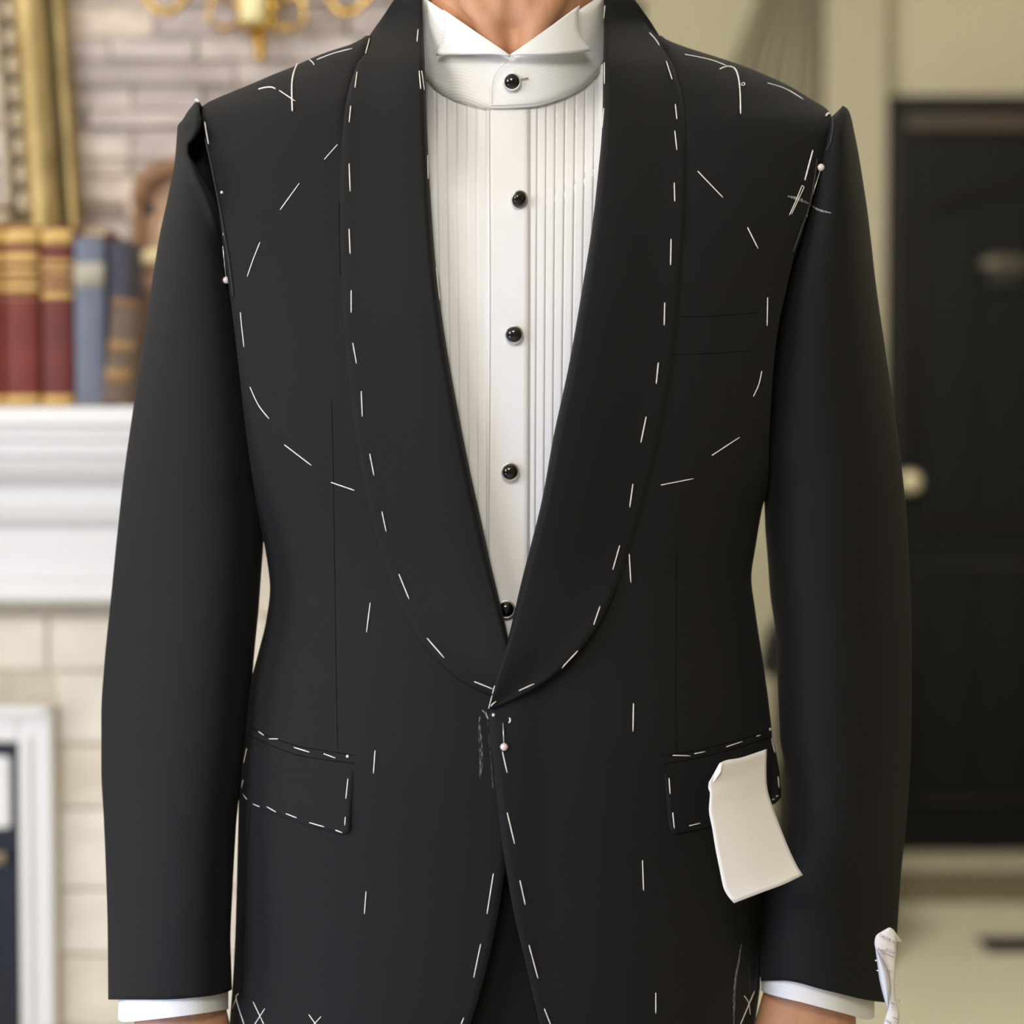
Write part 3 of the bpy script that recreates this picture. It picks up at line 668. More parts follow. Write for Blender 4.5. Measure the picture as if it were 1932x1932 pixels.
props(person, 'person standing in an unfinished basted black dinner jacket and white pleated shirt', 'person')
W[person] = Matrix.Identity(4)
vs, fs = ball((X0, .034, zc + .045), .083, .098, .10, 28, 20)
vs = [Vector((p.x, p.y, max(p.z, zc - .005 if p.y < .05 else zc - .06))) if p.y > -.02 or p.z > zc + .06 else Vector((p.x, max(p.y, -.03), max(p.z, zc + .055))) for p in vs]
mesh('hair', vs, fs, M['hair'], person)
for s in (-1, 1):
    mesh('eye', *ball((X0 + s * .031, -.0735, zc + .005), .009, .005, .005, 12, 8), M['onyx'], person)

# -- trousers and shoes
tparts = []
rows = []
for v in list(range(1380, 2141, 40)):
    vv = min(v, 2080); l, r = uL(vv) + 26, uR(vv) - 26; c = (l + r) / 2; h = (r - l) / 2 / 2600; a = Af(vv) - .016; b = Bf(vv) - .02
    row = []
    for k in range(64):
        th = 2 * math.pi * k / 64; x, y = math.cos(th), math.sin(th)
        uu = c + h * 2600 * x; yy = min(-.002, base(uu, vv) + .017) if y < 0 else b * abs(y) ** .8
        row.append(P(uu, v, yy))
    rows.append(row)
vs, fs = grid(rows, True); cap(vs, fs, rows, 0); cap(vs, fs, rows, 1); tparts.append((vs, fs))
for s in (-1, 1):
    tparts.append(tube([(X0 + s * .085, .0, zh + .14), (X0 + s * .096, .0, zh - .06), (X0 + s * .10, .012, .50), (X0 + s * .10, .03, .25), (X0 + s * .10, .03, .055)], [(.066, .070), (.085, .086), (.078, .08), (.07, .074), (.07, .072)], 28))
fused('trousers', tparts, .006, M['trouser'], person, 2)
for s in (-1, 1):
    rows = []
    for y, hw, top in ((.10, .030, .085), (.07, .038, .09), (.0, .040, .085), (-.06, .044, .066), (-.12, .047, .052), (-.16, .040, .042), (-.185, .020, .03)):
        x = X0 + s * (.10 + .012 * max(0, -y * 6))
        rows.append([Vector((x - hw, y, 0.001)), Vector((x - hw, y, top * .45)), Vector((x - hw * .7, y, top * .85)), Vector((x, y, top)), Vector((x + hw * .7, y, top * .85)), Vector((x + hw, y, top * .45)), Vector((x + hw, y, 0.001))])
    vs, fs = grid(rows, True); cap(vs, fs, rows, 0); cap(vs, fs, rows, 1)
    mesh('shoe', vs, fs, M['leather'], person)

# -- dress shirt
NC = Vector((Xf(968), .018, 0)); NR = (.0662, .0735)
def neckY(u, off=0.0):
    t = max(-1, min(1, (u - 968) / 173.0)); return NC.y - (NR[1] + off) * math.sqrt(max(0, 1 - t * t))
BB = pchip([(795, 128), (812, 158), (832, 176), (870, 194), (925, 205), (1000, 202), (1050, 190), (1100, 165), (1140, 122)])
def shirtY(u, v):
    b = base(u, v) + .0125; k = sst(-20, 190, v - BB(u))
    return b * k + (neckY(max(806, min(1130, u)), -.0005)) * (1 - k)
def SH(u, v, lift=0.0): return P(u, v, shirtY(u, v) - lift)
rows = []
for i in range(110):
    f = i / 109; row = []
    for u in np.linspace(730, 1206, 120):
        v = BB(u) - 5; v = v + (1340 - v) * f; row.append(SH(u, v))
    rows.append(row)
shirt = mesh('dress_shirt', *grid(rows), M['shirt'], person)
# placket
def strip(fl, fr, v0, v1, l0, l1, nm, m, n=6, step=14, thick=.0006):
    rows = []
    vv = list(np.arange(v0, v1, step)) + [v1]
    for v in vv:
        a, b = fl(v), fr(v); rows.append([SH(a, v, .0002)] + [SH(a + (b - a) * k / n, v, l0 + (l1 - l0) * k / n) for k in range(n + 1)] + [SH(b, v, .0002)])
    return mesh(nm, *grid(rows), m, shirt)
strip(lambda v: 918 - (v - 200) * .002, lambda v: 1001 - (v - 200) * .002, 196, 1260, .0012, .0007, 'placket', M['shirt'])
def vtop(u): return BB(u) - 4
for i, (ut, ub) in enumerate([(1014, 1010), (1031, 1026), (1048, 1042), (1066, 1058), (1085, 1075), (1104, 1092), (1122, 1108), (1139, 1124)]):
    wd = 18.5
    strip(lambda v, a=ut, b=ub: a - wd + (b - a) * (v - 200) / 800, lambda v, a=ut, b=ub: a + (b - a) * (v - 200) / 800, vtop(min(1138, ut - 9)), 1080, .0003, .0006, 'pleat', M['shirt'], 4, 24)
for i, (ut, ub) in enumerate([(899, 901), (880, 884), (861, 868), (842, 852), (823, 836), (804, 820)]):
    wd = 19
    strip(lambda v, a=ut, b=ub: a + (b - a) * (v - 200) / 800, lambda v, a=ut, b=ub: a + wd + (b - a) * (v - 200) / 800, vtop(max(797, ut + 9)), 1000, .0010, .0003, 'pleat', M['shirt'], 4, 24)
# collar band: left side, then the right side lapping over it
BT = pchip([(795, -8), (840, 22), (900, 62), (963, 105), (1030, 62), (1105, 10), (1142, -14)])
def band(us, off, nm, vt=None):
    rows = []
    for i in range(9):
        f = i / 8; row = []
        for u in us:
            a = (vt(u) if vt else BT(u)); b = BB(u); v = a + (b - a) * f
            row.append(P(u, v, neckY(u, off - .004 * (1 - f)) ))
        rows.append(row)
    return rows
rows = band(np.linspace(796, 962, 44), .0005, '')
o = mesh('collar_band', *grid(rows), M['twill'], shirt); solid(o, .0014, 1)
ov = pchip([(925, 158), (930, 140), (940, 126), (955, 113), (966, 105), (1030, 62), (1105, 10), (1142, -14)])
rows = band(np.linspace(925, 1141, 54), .0024, '', ov)
o = mesh('collar_band', *grid(rows), M['twill'], shirt); solid(o, .0014, 1)
rows = []
for zt_, gr in ((Zf(-22) , .0), (Zf(40), .001), (Zf(120), .003)):
    rows.append([Vector((NC.x + (NR[0] + gr) * math.cos(a), NC.y + (NR[1] + gr) * math.sin(a), zt_ + .004 * math.sin(a))) for a in np.linspace(0.0, math.pi, 30)])
o = mesh('collar_band', *grid(rows), M['twill'], shirt); solid(o, .0014, 1)
def stitched(pts, y, r=.00022, n=40):
    mesh('stitch_line', *tube([P(p[0], p[1], y(p[0], p[1])) for p in curve_pts(pts, n)], r, 5), M['greythread'], shirt)
stitched([(u, BB(u) - 6) for u in range(926, 1140, 14)], lambda u, v: neckY(u, .0040))
stitched([(u, BB(u) + 2) for u in range(798, 925, 14)], lambda u, v: neckY(u, .0016), .0003)
stitched([(923, 198), (924, 600), (922, 1080)], lambda u, v: shirtY(u, v) - .0017)
stitched([(995, 206), (996, 600), (994, 1080)], lambda u, v: shirtY(u, v) - .0016)
stitched([(928, 196), (929, 160), (934, 142), (944, 128), (958, 116)], lambda u, v: neckY(u, .0040), n=24)
# wings
def wing(A, B, outer, bottom, lift, nm='collar_wing'):
    """A = fold point at the front, B = far end of the fold, outer edge from B to the tip, bottom edge from A to the tip"""
    n = 14; top = curve_pts([A, B], n); bot = curve_pts(bottom, n); oe = curve_pts(outer, n); rows = []
    for i in range(n):
        f = i / (n - 1); row = []
        for j in range(n):
            g = j / (n - 1)              # along the fold; f from fold (0) to bottom edge (1)
            p = top[j] * (1 - f) + bot[j] * f
            e = oe[i] - (top[-1] * (1 - f) + bot[-1] * f); p = p + e * g
            y = neckY(p[0], .004) - lift * (f ** 1.3) * (.25 + .75 * g) - .0035
            row.append(P(p[0], p[1], y))
        rows.append(row)
    o = mesh(nm, *grid(rows), M['twill'], shirt); solid(o, .0012, 1); return o
wing((963, 104), (836, 18), [(836, 18), (838, 48), (832, 82), (822, 104)], [(963, 104), (930, 101), (880, 102), (822, 104)], .007)
wing((964, 105), (1092, 10), [(1092, 10), (1088, 40), (1094, 70), (1113, 97)], [(964, 105), (985, 104), (1050, 102), (1113, 97)], .010)
# buttonhole beside the collar stud
o = mesh('buttonhole', *tube([P(u, v, neckY(u, .0035)) for u, v in ((976, 151), (986, 149), (997, 147))], .0004, 6), M['chalk'], shirt)
# studs
def stud(u, v, y, r=.0063, yaw=0.0, pitch=0.0):
    c = P(u, v, y); Rm = Matrix.Rotation(yaw, 4, 'Z') @ Matrix.Rotation(pitch, 4, 'X')
    def tr(m): return [c + (Rm @ Vector(p)) for p in m[0]], m[1]
    s = mesh('shirt_stud', *tr(lathe([(.0012, -.003), (.0012, .0006), (r * .75, .0008), (r * .98, .0016), (r * 1.0, .0026), (r * .93, .0032), (r * .86, .0029)], (0, 0, 0), 28, 'Y')), M['silver'], person)
    mesh('stone', *tr(lathe([(r * .84, .0020), (r * .83, .0032), (r * .74, .0043), (r * .58, .0052), (r * .32, .0058), (r * .08, .0060)], (0, 0, 0), 28, 'Y')), M['onyx'], s)
    return s
stud(966, 155, neckY(966, .0024) - .001)
stud(977, 375, shirtY(977, 375) - .0045, yaw=math.radians(28), pitch=math.radians(14))
stud(970, 631, shirtY(970, 631) - .002, pitch=math.radians(4))
stud(962, 890, shirtY(962, 890) - .002, yaw=math.radians(5))
stud(955, 1149, shirtY(955, 1149) - .002)
# cuffs
def cuff(prof, fo, fi, hem, khem, yc, D, vtop_, sgn):
    us = (prof[0][0], prof[-1][0]); fb = pchip(prof); c = (us[0] + us[1]) / 2; h = (us[1] - us[0]) / 2; rows = []
    for f in np.linspace(0, 1, 14):
        row = []
        for k in range(72):
            a = 2 * math.pi * k / 72; u = c + h * math.cos(a); vb = fb(u); vt = hem(u) - 26; v = vt + (vb - vt) * f
            g = (u - us[0]) / (us[1] - us[0]); g = g if sgn > 0 else 1 - g
            fr_ = (1 - min(1, abs(2 * g ** 1.15 - 1)) ** 2.2) ** .6
            y = yc - D * fr_ if math.sin(a) < 0 else yc + D * math.sin(a)
            o_, i_ = fo(1880), fi(1880); gs = min(1, max(0, (u - o_) / (i_ - o_)))
            ysl = SYC(1880) - SDP(1880) * (1 - min(1, abs(2 * gs ** khem - 1)) ** 2.2) ** .6 + .0035
            if math.sin(a) < 0: y = max(y, ysl) if ysl < yc else yc
            row.append(P(c + (u - c) * (1 - .06 * (1 - sst(0, .5, f))), v, y))
        rows.append(row)
    return mesh('cuff', *grid(rows, True), M['twill'], shirt)
hemL = pchip([(200, 1886), (300, 1886), (380, 1881), (425, 1873), (440, 1866)])
hemR = pchip([(1430, 1851), (1475, 1850), (1560, 1869), (1650, 1889), (1690, 1893)])
cuff([(223, 1924), (232, 1928), (300, 1922), (380, 1912), (431, 1904)], sLo, sLi, hemL, 1.4, -.019, .042, 1800, 1)
cuff([(1434, 1869), (1446, 1874), (1520, 1893), (1600, 1914), (1640, 1924), (1650, 1919)], sRo, sRi, hemR, 1.3, -.017, .042, 1780, -1)

# -- jacket
fOL = pchip([(v, u) for u, v in curve_pts(OL[:14], 50)]); fOR = pchip([(v, u) for u, v in curve_pts(OR[:14], 50)])
def under(u, v):
    if v > 320: return 0
    a, b = fOL(v), fOR(v); k = sst(a - 1, a + 16, u) if u < 966 else 1 - sst(b - 16, b + 1, u)
    return -.011 * k * (1 - sst(180, 320, v))
rows = []
vlist = list(range(72, 256, 6)) + list(range(256, 2081, 10))
NF, NB = 46, 40
for v in vlist:
    l, r = uL(v), uR(v); a, b = eL(v), eR(v); row = []
    for k in range(NF):
        g = k / (NF - 1); u = a + (l - a) * (1 - (1 - g) ** 1.35)
        row.append(J(u, v, -.0012 * sst(930, 1000, u) if v > 1200 else under(u, v)))
    for k in range(1, NB):
        g = k / NB; t = -math.cos(math.pi * g); u = (l + r) / 2 + t * (r - l) / 2
        bk = Bf(v) * (1 - abs(t) ** 2.4) ** .55
        row.append(P(u, v, bk))
    for k in range(NF):
        g = k / (NF - 1); u = r + (b - r) * (g ** 1.0 if False else 1 - (1 - g) ** (1 / 1.0)); g2 = 1 - (1 - (1 - g)) ** 1; u = b + (r - b) * (1 - g ** 1.35) if False else b + (r - b) * (1 - (1 - (1 - g)) ** 1.35)
        lift = .0042 * sst(1230, 1320, v) * (1 - sst(960, 1040, u)) if v > 1230 else under(u, v)
        row.append(J(u, v, lift))
    rows.append(row)
jacket = mesh('jacket', *grid(rows), M['wool'], person)
solid(jacket, .0022, -1)
jacket['label'] = 'black wool dinner jacket sewn up with white basting'

# lapels (one shawl each side, meeting behind the neck)
def lapel(I, O, n, extra, sgn):
    ip, op = curve_pts(I, n), curve_pts(O, n); rows = []; NS = 22
    for i in range(n):
        row = []
        for j in range(NS + 2):
            s = min(1.0, j / (NS - 1)); s = s ** 1.25
            p = ip[i] * (1 - s) + op[i] * s; u, v = p
            if s < .05: lift = -.004 + .0135 * math.sqrt(s / .05)
            else: lift = .0095 - .0062 * sst(.05, .85, s)
            width = abs(op[i][0] - ip[i][0]); lift = lift * min(1, .35 + width / 90)
            lift += extra * sst(1050, 1250, v)
            if j == NS: u += sgn * 1.0; lift -= .0014
            if j == NS + 1: u += sgn * .6; lift = -.0004
            if v < 90: lift *= .5 + .5 * sst(0, 90, v)
            bb = base(u, max(v, 8)); 
            if v < 120:
                k = 1 - sst(20, 120, v); nk = neckY(max(800, min(1137, u)), .004) * (1 - s) + 0.0 * s
                bb = bb * (1 - k) + (nk * .6 + bb * .4) * k
            row.append(P(u, v, bb - lift))
        rows.append(row)
    # carry on round the back of the neck
    top = rows[0]; back = []
    for m in range(1, 9):
        a = m / 8 * math.pi / 2; row = []
        for j in range(NS + 2):
            p = top[j]; x = p.x - X0
            row.append(Vector((X0 + x * math.cos(a), p.y + (.105 + .018 * min(1, j / NS)) * math.sin(a), p.z + .030 * math.sin(a))))
        back.append(row)
    rows = back[::-1] + rows
    o = mesh('lapel', *grid(rows), M['lapel'], jacket); return o
lap_l = lapel(IL, OL, 130, .0022, -1); lap_r = lapel(IR, OR, 130, .0082, 1)

# sleeves
def sleeve(fo, fi, hem, yc, D, kk, dent, s, name='sleeve', v0=193, slant=None):
    NFc, NBc = 54, 24; rows = []
    vend = 1880
    vl = list(range(v0, 480, 4)) + list(range(480, vend - 40, 10)) + list(range(vend - 40, vend + 1, 8))
    for v in vl:
        o_, i_ = fo(v), fi(v); y0 = yc(v); d = D(v); k_ = kk(v); row = []
        hw = sst(1600, vend, v)
        def put(u, y):
            v2 = v + (hem(u) - vend) * hw
            return P(u, v2, y)
        for j in range(NFc):
            g = j / (NFc - 1); g = .5 - .5 * math.cos(math.pi * g)
            u = o_ + (i_ - o_) * g; q = abs(2 * g ** k_ - 1); f = (1 - min(1, q) ** 2.2) ** .6
            y = y0 - d * f + (dent(u, v) if dent else 0)
            row.append(put(u, y))
        for j in range(1, NBc):
            g = j / NBc; t = math.cos(math.pi * g); u = (o_ + i_) / 2 + t * (i_ - o_) / 2
            row.append(put(u, y0 + d * .95 * math.sin(math.pi * g) ** .8))
        rows.append(row)
    c = sum(rows[-1], Vector()) / len(rows[-1])
    rows.append([c + (p - c) * .975 + Vector((0, 0, .0006)) for p in rows[-1]])
    rows.append([c + (p - c) * .90 + Vector((0, 0, .02)) for p in rows[-2]])
    vs, fs = grid(rows, True); cap(vs, fs, rows, 0)
    return mesh(name, vs, fs, M['wool'], jacket)
fold = pchip([(190, 374), (215, 378), (228, 381), (245, 378), (262, 368), (276, 357), (288, 357), (310, 366), (340, 381), (380, 402), (440, 424), (480, 440)])
def dentL(u, v):
    if v > 470: return 0
    f = fold(v); w = u - f
    k = sst(-2.5, 2.5, w) * (1 - sst(420, 465, v)) * sst(196, 215, v)
    roll = -.006 * math.exp(-((w + 9) / 11) ** 2) * sst(200, 260, v) * (1 - sst(400, 470, v))
    return .030 * k + roll
hemL = pchip([(200, 1886), (300, 1886), (380, 1881), (425, 1873), (440, 1866)])
sleeve_l = sleeve(sLo, sLi, hemL, SYC, SDP,
                  pchip([(193, 1.0), (500, 1.15), (900, 1.45), (1300, 1.7), (1700, 1.6), (1886, 1.4)]), dentL, -1)
def mir(u): return u
def dentR(u, v):
    if v > 330: return 0
    w = uR(max(v, 226)) + 2 - u
    return .012 * sst(-3, 4, w) * (1 - sst(250, 320, v))
hemR = pchip([(1430, 1851), (1475, 1850), (1560, 1869), (1650, 1889), (1690, 1893)])
sleeve_r = sleeve(sRo, sRi, hemR, SYC, SDP,
                  pchip([(200, 1.0), (500, 1.15), (900, 1.35), (1300, 1.55), (1700, 1.5), (1886, 1.3)]), dentR, 1, v0=200)

# pocket flaps, jets, breast pocket welt (Coons patches lying on the jacket)
def coons(top, bottom, left, right, n, m, lift, y_of=None):
    T, B, Lc, Rc = curve_pts(top, n), curve_pts(bottom, n), curve_pts(left, m), curve_pts(right, m); rows = []
    for i in range(m):
        f = i / (m - 1); row = []
        for j in range(n):
            g = j / (n - 1)
            p = (1 - f) * T[j] + f * B[j] + (1 - g) * Lc[i] + g * Rc[i] - ((1-f)*(1-g)*T[0] + (1-f)*g*T[-1] + f*(1-g)*B[0] + f*g*B[-1])
            if y_of: row.append(P(p[0], p[1], y_of(p[0], p[1], g, f)))
            else: row.append(J(p[0], p[1], lift(g, f) if callable(lift) else lift))
        rows.append(row)
    return grid(rows)
fl_l = mesh('pocket_flap', *coons([(467, 1386), (480, 1392), (520, 1412), (580, 1430), (630, 1437), (668, 1441)], [(453, 1501), (470, 1514), (500, 1528), (560, 1550), (610, 1564), (648, 1574)], [(467, 1386), (461, 1430), (453, 1501)], [(668, 1441), (664, 1490), (659, 1545), (658, 1567), (648, 1574)], 36, 18, lambda g, f: .0022 + .0035 * f), M['wool'], jacket)
solid(fl_l, .0024, -1)
jl = mesh('pocket_jet', *coons([(474, 1373), (510, 1390), (560, 1407), (610, 1416), (668, 1425)], [(470, 1386), (510, 1406), (560, 1424), (610, 1433), (668, 1440)], [(474, 1373), (470, 1386)], [(668, 1425), (668, 1440)], 30, 6, lambda g, f: .0016 * math.sin(math.pi * min(.9, f + .1)) + .0002), M['wool'], jacket)
fl_r = mesh('pocket_flap', *coons([(1252, 1443), (1300, 1434), (1360, 1421), (1420, 1403), (1456, 1390)], [(1276, 1572), (1320, 1563), (1390, 1546), (1430, 1530), (1462, 1514)], [(1252, 1443), (1257, 1490), (1264, 1545), (1267, 1564), (1276, 1572)], [(1456, 1390), (1466, 1430), (1473, 1490), (1472, 1506), (1462, 1514)], 36, 18, lambda g, f: .0022 + .0035 * f), M['wool'], jacket)
solid(fl_r, .0024, -1)
jr = mesh('pocket_jet', *coons([(1248, 1426), (1300, 1418), (1360, 1405), (1420, 1388), (1450, 1377)], [(1252, 1442), (1300, 1433), (1360, 1420), (1420, 1402), (1454, 1390)], [(1248, 1426), (1252, 1442)], [(1450, 1377), (1454, 1390)], 30, 6, lambda g, f: .0016 * math.sin(math.pi * min(.9, f + .1)) + .0002), M['wool'], jacket)
bp = mesh('breast_pocket', *coons([(1272, 596), (1330, 596), (1432, 589)], [(1264, 669), (1340, 667), (1416, 661)], [(1272, 596), (1264, 669)], [(1432, 589), (1424, 625), (1416, 661)], 26, 12, lambda g, f: .0012), M['wool'], jacket)
solid(bp, .0014, -1)

# -- threads, seams, chalk: laid on whatever cloth the sight line meets
JV, JF = [], []
dg = bpy.context.evaluated_depsgraph_get(); dg.update()
for o in (jacket, lap_l, lap_r, sleeve_l, sleeve_r, fl_l, fl_r, jl, jr, bp):
    me = o.evaluated_get(dg).to_mesh(); b = len(JV)
    JV += [v.co.copy() for v in me.vertices]; JF += [tuple(i + b for i in p.vertices) for p in me.polygons]; o.evaluated_get(dg).to_mesh_clear()
BV = BVHTree.FromPolygons(JV, JF)
def hit(u, v, off=.0004):
    d = ray(u, v).normalized(); loc, nr, i, dist = BV.ray_cast(CAMP, d)
    if loc is None:
        return P(u, v, base(u, v) - .001)
    if nr.dot(d) > 0: nr = -nr
    return loc + nr * off * .6 - d * off * .4
def laid(pts, n, off):
    out = [hit(p[0], p[1], off) for p in curve_pts(pts, n)]
    return out
def stitch(pts, r=.00042, m='thread', nm='basting_stitch', n=None, off=None):
    L = sum(math.hypot(a[0]-b[0], a[1]-b[1]) for a, b in zip(pts, pts[1:])); n = n or max(4, int(L / 7) + 2)
    q = laid(pts, n, off if off is not None else r * .9)
    for i in range(1, len(q) - 1):                      # no jumps between layers
        if abs(q[i].y - (q[i-1].y + q[i+1].y) / 2) > .004: q[i].y = (q[i-1].y + q[i+1].y) / 2
    rads = [r * .8] + [r * random.uniform(.9, 1.1) for _ in q[2:]] + [r * .8]
    return mesh(nm, *tube(q, rads, 6), M[m], jacket)
ST = [  # left lapel, outer row
 [(697,73),(690,101)],[(674,136),(670,166)],[(662,200),(659,231)],[(659,309),(661,361)],[(659,432),(661,479)],[(663,548),(663,590)],[(666,647),(673,686)],[(682,738),(684,786)],[(698,856),(706,897)],[(721,965),(729,1003)],[(753,1083),(772,1130)],[(806,1204),(838,1241)],[(895,1286),(930,1300)],
 # left lapel, roll edge
 [(789,56),(787,79)],[(791,134),(794,168)],[(795,134),(800,170)],[(806,293),(807,337)],[(822,504),(826,540),(829,566)],[(872,807),(884,860)],[(925,1047),(929,1068)],
 # right lapel
 [(1142,10),(1140,35)],[(1141,118),(1141,158)],[(1140,204),(1137,241)],[(1225,62),(1236,74),(1244,86)],[(1257,116),(1268,150)],[(1274,197),(1277,225)],[(1273,247),(1277,283)],[(1272,345),(1273,380)],[(1266,451),(1265,500)],[(1254,571),(1253,614)],[(1242,684),(1238,724)],[(1219,786),(1209,835)],[(1194,913),(1188,957)],[(1169,1029),(1156,1075)],[(1132,1144),(1120,1179)],[(1090,1228),(1060,1260)],[(1008,1290),(979,1303)],[(984,1093),(981,1103)],[(1073,681),(1071,700)],
 [(934,1294),(922,1337)],[(936,1323),(929,1328),(923,1336)],
 # left chest and skirt
 [(637,273),(612,301)],[(565,346),(529,396)],[(491,457),(478,490),(467,522)],[(454,589),(457,620),(461,655)],[(472,730),(488,764),(508,790)],[(537,839),(588,878)],[(625,910),(669,925)],[(699,1137),(692,1193)],[(708,1416),(705,1459)],[(691,1682),(688,1724)],
 # left shoulder
 [(665,92),(630,101),(598,113)],[(584,113),(590,118),(593,123)],[(527,171),(557,191)],
 # right shoulder and chest
 [(1292,103),(1340,113),(1370,124)],[(1448,157),(1482,168),(1516,188)],[(1316,323),(1364,373)],[(1410,429),(1430,469)],[(1448,561),(1447,615)],[(1437,700),(1431,726),(1421,748)],[(1395,825),(1343,859)],[(1308,903),(1247,915)],[(1187,1045),(1190,1099)],[(1195,1327),(1194,1380)],[(1212,1623),(1214,1680)],[(1237,1873),(1237,1912)],
 # front edges
 [(948,1418),(957,1458)],[(957,1533),(971,1592)],[(981,1661),(991,1707)],[(998,1783),(1015,1846)],[(1027,1903),(1040,1936)],[(931,1648),(919,1724)],[(907,1781),(894,1844)],[(875,1920),(868,1938)],
 # left flap
 [(488,1380),(498,1387)],[(508,1394),(525,1394)],[(555,1410),(584,1419)],[(611,1422),(633,1430)],[(466,1412),(460,1440)],[(459,1472),(456,1487)],[(459,1499),(466,1508)],[(478,1517),(490,1522)],[(504,1522),(521,1532)],[(540,1535),(560,1543)],[(584,1552),(612,1560)],[(633,1566),(646,1571)],[(657,1469),(653,1507)],[(652,1541),(651,1557)],
 # right flap
 [(1269,1425),(1302,1426)],[(1310,1422),(1330,1418)],[(1370,1409),(1400,1399)],[(1427,1389),(1434,1387)],[(1262,1468),(1264,1498)],[(1269,1533),(1272,1563)],[(1300,1558),(1321,1553)],[(1455,1393),(1462,1420)],[(1468,1465),(1470,1486)],[(1468,1501),(1464,1503)],[(1457,1509),(1461,1507)],
 # hem crosses
 [(478,1890),(500,1936)],[(500,1903),(479,1936)],[(583,1914),(606,1946)],[(606,1918),(586,1940)],[(450,1875),(446,1885),(462,1936)],[(446,1884),(439,1902)],[(1404,1879),(1412,1892),(1415,1914)],[(1423,1870),(1396,1934)],
 [(422,437),(422,444)]]
for s in ST: stitch(s)
for s in ([(562,119),(554,140),(551,165),(552,210)], [(488,169),(500,166),(512,165),(520,168)], [(1358,131),(1372,126),(1386,130),(1393,148),(1396,175),(1397,215)],
          [(387,231),(390,250),(394,272)], [(1533,284),(1518,340)],  [(1522,403),(1521,409)]):
    stitch(s, .00062)
for s in ([(1513,350),(1502,377),(1489,406)], [(1513,350),(1517,352),(1507,374),(1493,404)]): stitch(s, .00036)
stitch([(1398,159),(1403,156),(1405,160),(1401,162),(1398,160)], .0004, n=10)
stitch([(1558,219),(1562,215),(1566,217)], .0009)
stitch([(368,191),(372,189),(374,193)], .0009, off=.001)
for u, v in ((419, 363), (656, 1427), (1452, 1376), (931, 1349)):
    mesh('basting_stitch', *ball(hit(u, v, .0004), .0011, n=8, m=6), M['thread'], jacket)
stitch([(961,1354),(963,1359),(960,1364)], .0006)
# darts, pocket lines and side seams: thin tubes, groove shade put into their dark colour
for s in ([(626,757),(629,900),(632,1100),(635,1300),(637,1414)], [(1276,1030),(1276,1150),(1275,1300),(1276,1418)], [(640,380),(642,520)], [(474,1516),(466,1620),(460,1760),(456,1880)],
          [(474,1373),(510,1390),(560,1407),(610,1416),(668,1425)], [(468,1386),(510,1406),(560,1424),(610,1433),(668,1440)], [(1248,1426),(1300,1418),(1360,1405),(1420,1388),(1450,1377)], [(1252,1442),(1300,1433),(1360,1420),(1420,1402),(1456,1389)],
         ):
    stitch(s, .00032, 'seam', 'seam_line', n=40, off=-.0001)
for s in ([(1271,597),(1330,597),(1432,590)], [(1264,669),(1340,667),(1416,661)]): stitch(s, .0002, 'seam', 'seam_line', n=40, off=0)
stitch([(388,262),(398,305),(406,345),(418,405),(424,440),(434,500),(441,560)], .0008, 'edge', 'raw_edge', n=30)
stitch([(1572,224),(1572,245),(1567,270),(1560,285)], .0009, 'edge', 'raw_edge', n=16)
stitch([(1541,300),(1535,345),(1526,390),(1512,430),(1496,475)], .0007, 'edge', 'raw_edge', n=24)
def chalk(pts, wd, nm='chalk_mark', gap=.25):
    """a broken film of chalk dust rubbed on the cloth"""
    c = curve_pts(pts, max(8, int(sum(math.hypot(a[0]-b[0], a[1]-b[1]) for a, b in zip(pts, pts[1:])) / 4))); rows = []
    n = len(c)
    for i in range(n):
        f = i / (n - 1); ww = wd * (math.sin(math.pi * (f * .92 + .05)) ** .6); t = c[min(n - 1, i + 1)] - c[max(0, i - 1)]
        nn = np.array([-t[1], t[0]]) / (np.linalg.norm(t) + 1e-6)
        rows.append([hit(*(c[i] + nn * (k - .5) * ww), .00025) for k in (0, .5, 1)])
    return mesh(nm, *grid(rows), M['dust'] if gap < .5 else M['faint_dust'], jacket)
chalk([(1486,370),(1505,375),(1526,384)], 6); chalk([(1530,387),(1545,396),(1568,402)], 4, gap=.35)
chalk([(905,1352),(905,1385),(908,1430),(906,1470)], 7, gap=.62); chalk([(910,1340),(916,1346),(921,1357)], 4); chalk([(920,1360),(925,1420),(931,1500)], 1.6, gap=.6)
chalk([(1399,1780),(1394,1810),(1386,1860),(1384,1935)], 4, gap=.4); chalk([(1437,1716),(1431,1790),(1423,1870)], 1.8, gap=.5); chalk([(1413,1820),(1414,1876)], 1.6, gap=.5)

# ------------------------------------------------------------------ pins and paper slips (loose things)
def pin(head, tip, label, lift=.0022):
    h = hit(*head, lift); t = hit(*tip, .0006)
    o = thing('pearl_pin', label, 'pin', tuple(t))
    mesh('shaft', *tube([h, h.lerp(t, .5), t], .00034, 6), M['steel'], o)
    mesh('pearl_head', *ball(h, .0026, n=16, m=10), M['pearl'], o)
pin((424, 529), (421, 464), 'pearl headed pin in the armhole seam on the left of the picture')
pin((1552, 317), (1530, 376), 'pearl headed pin in the shoulder seam on the right of the picture')
pin((951, 1409), (949, 1364), 'pearl headed pin just below where the lapels meet')

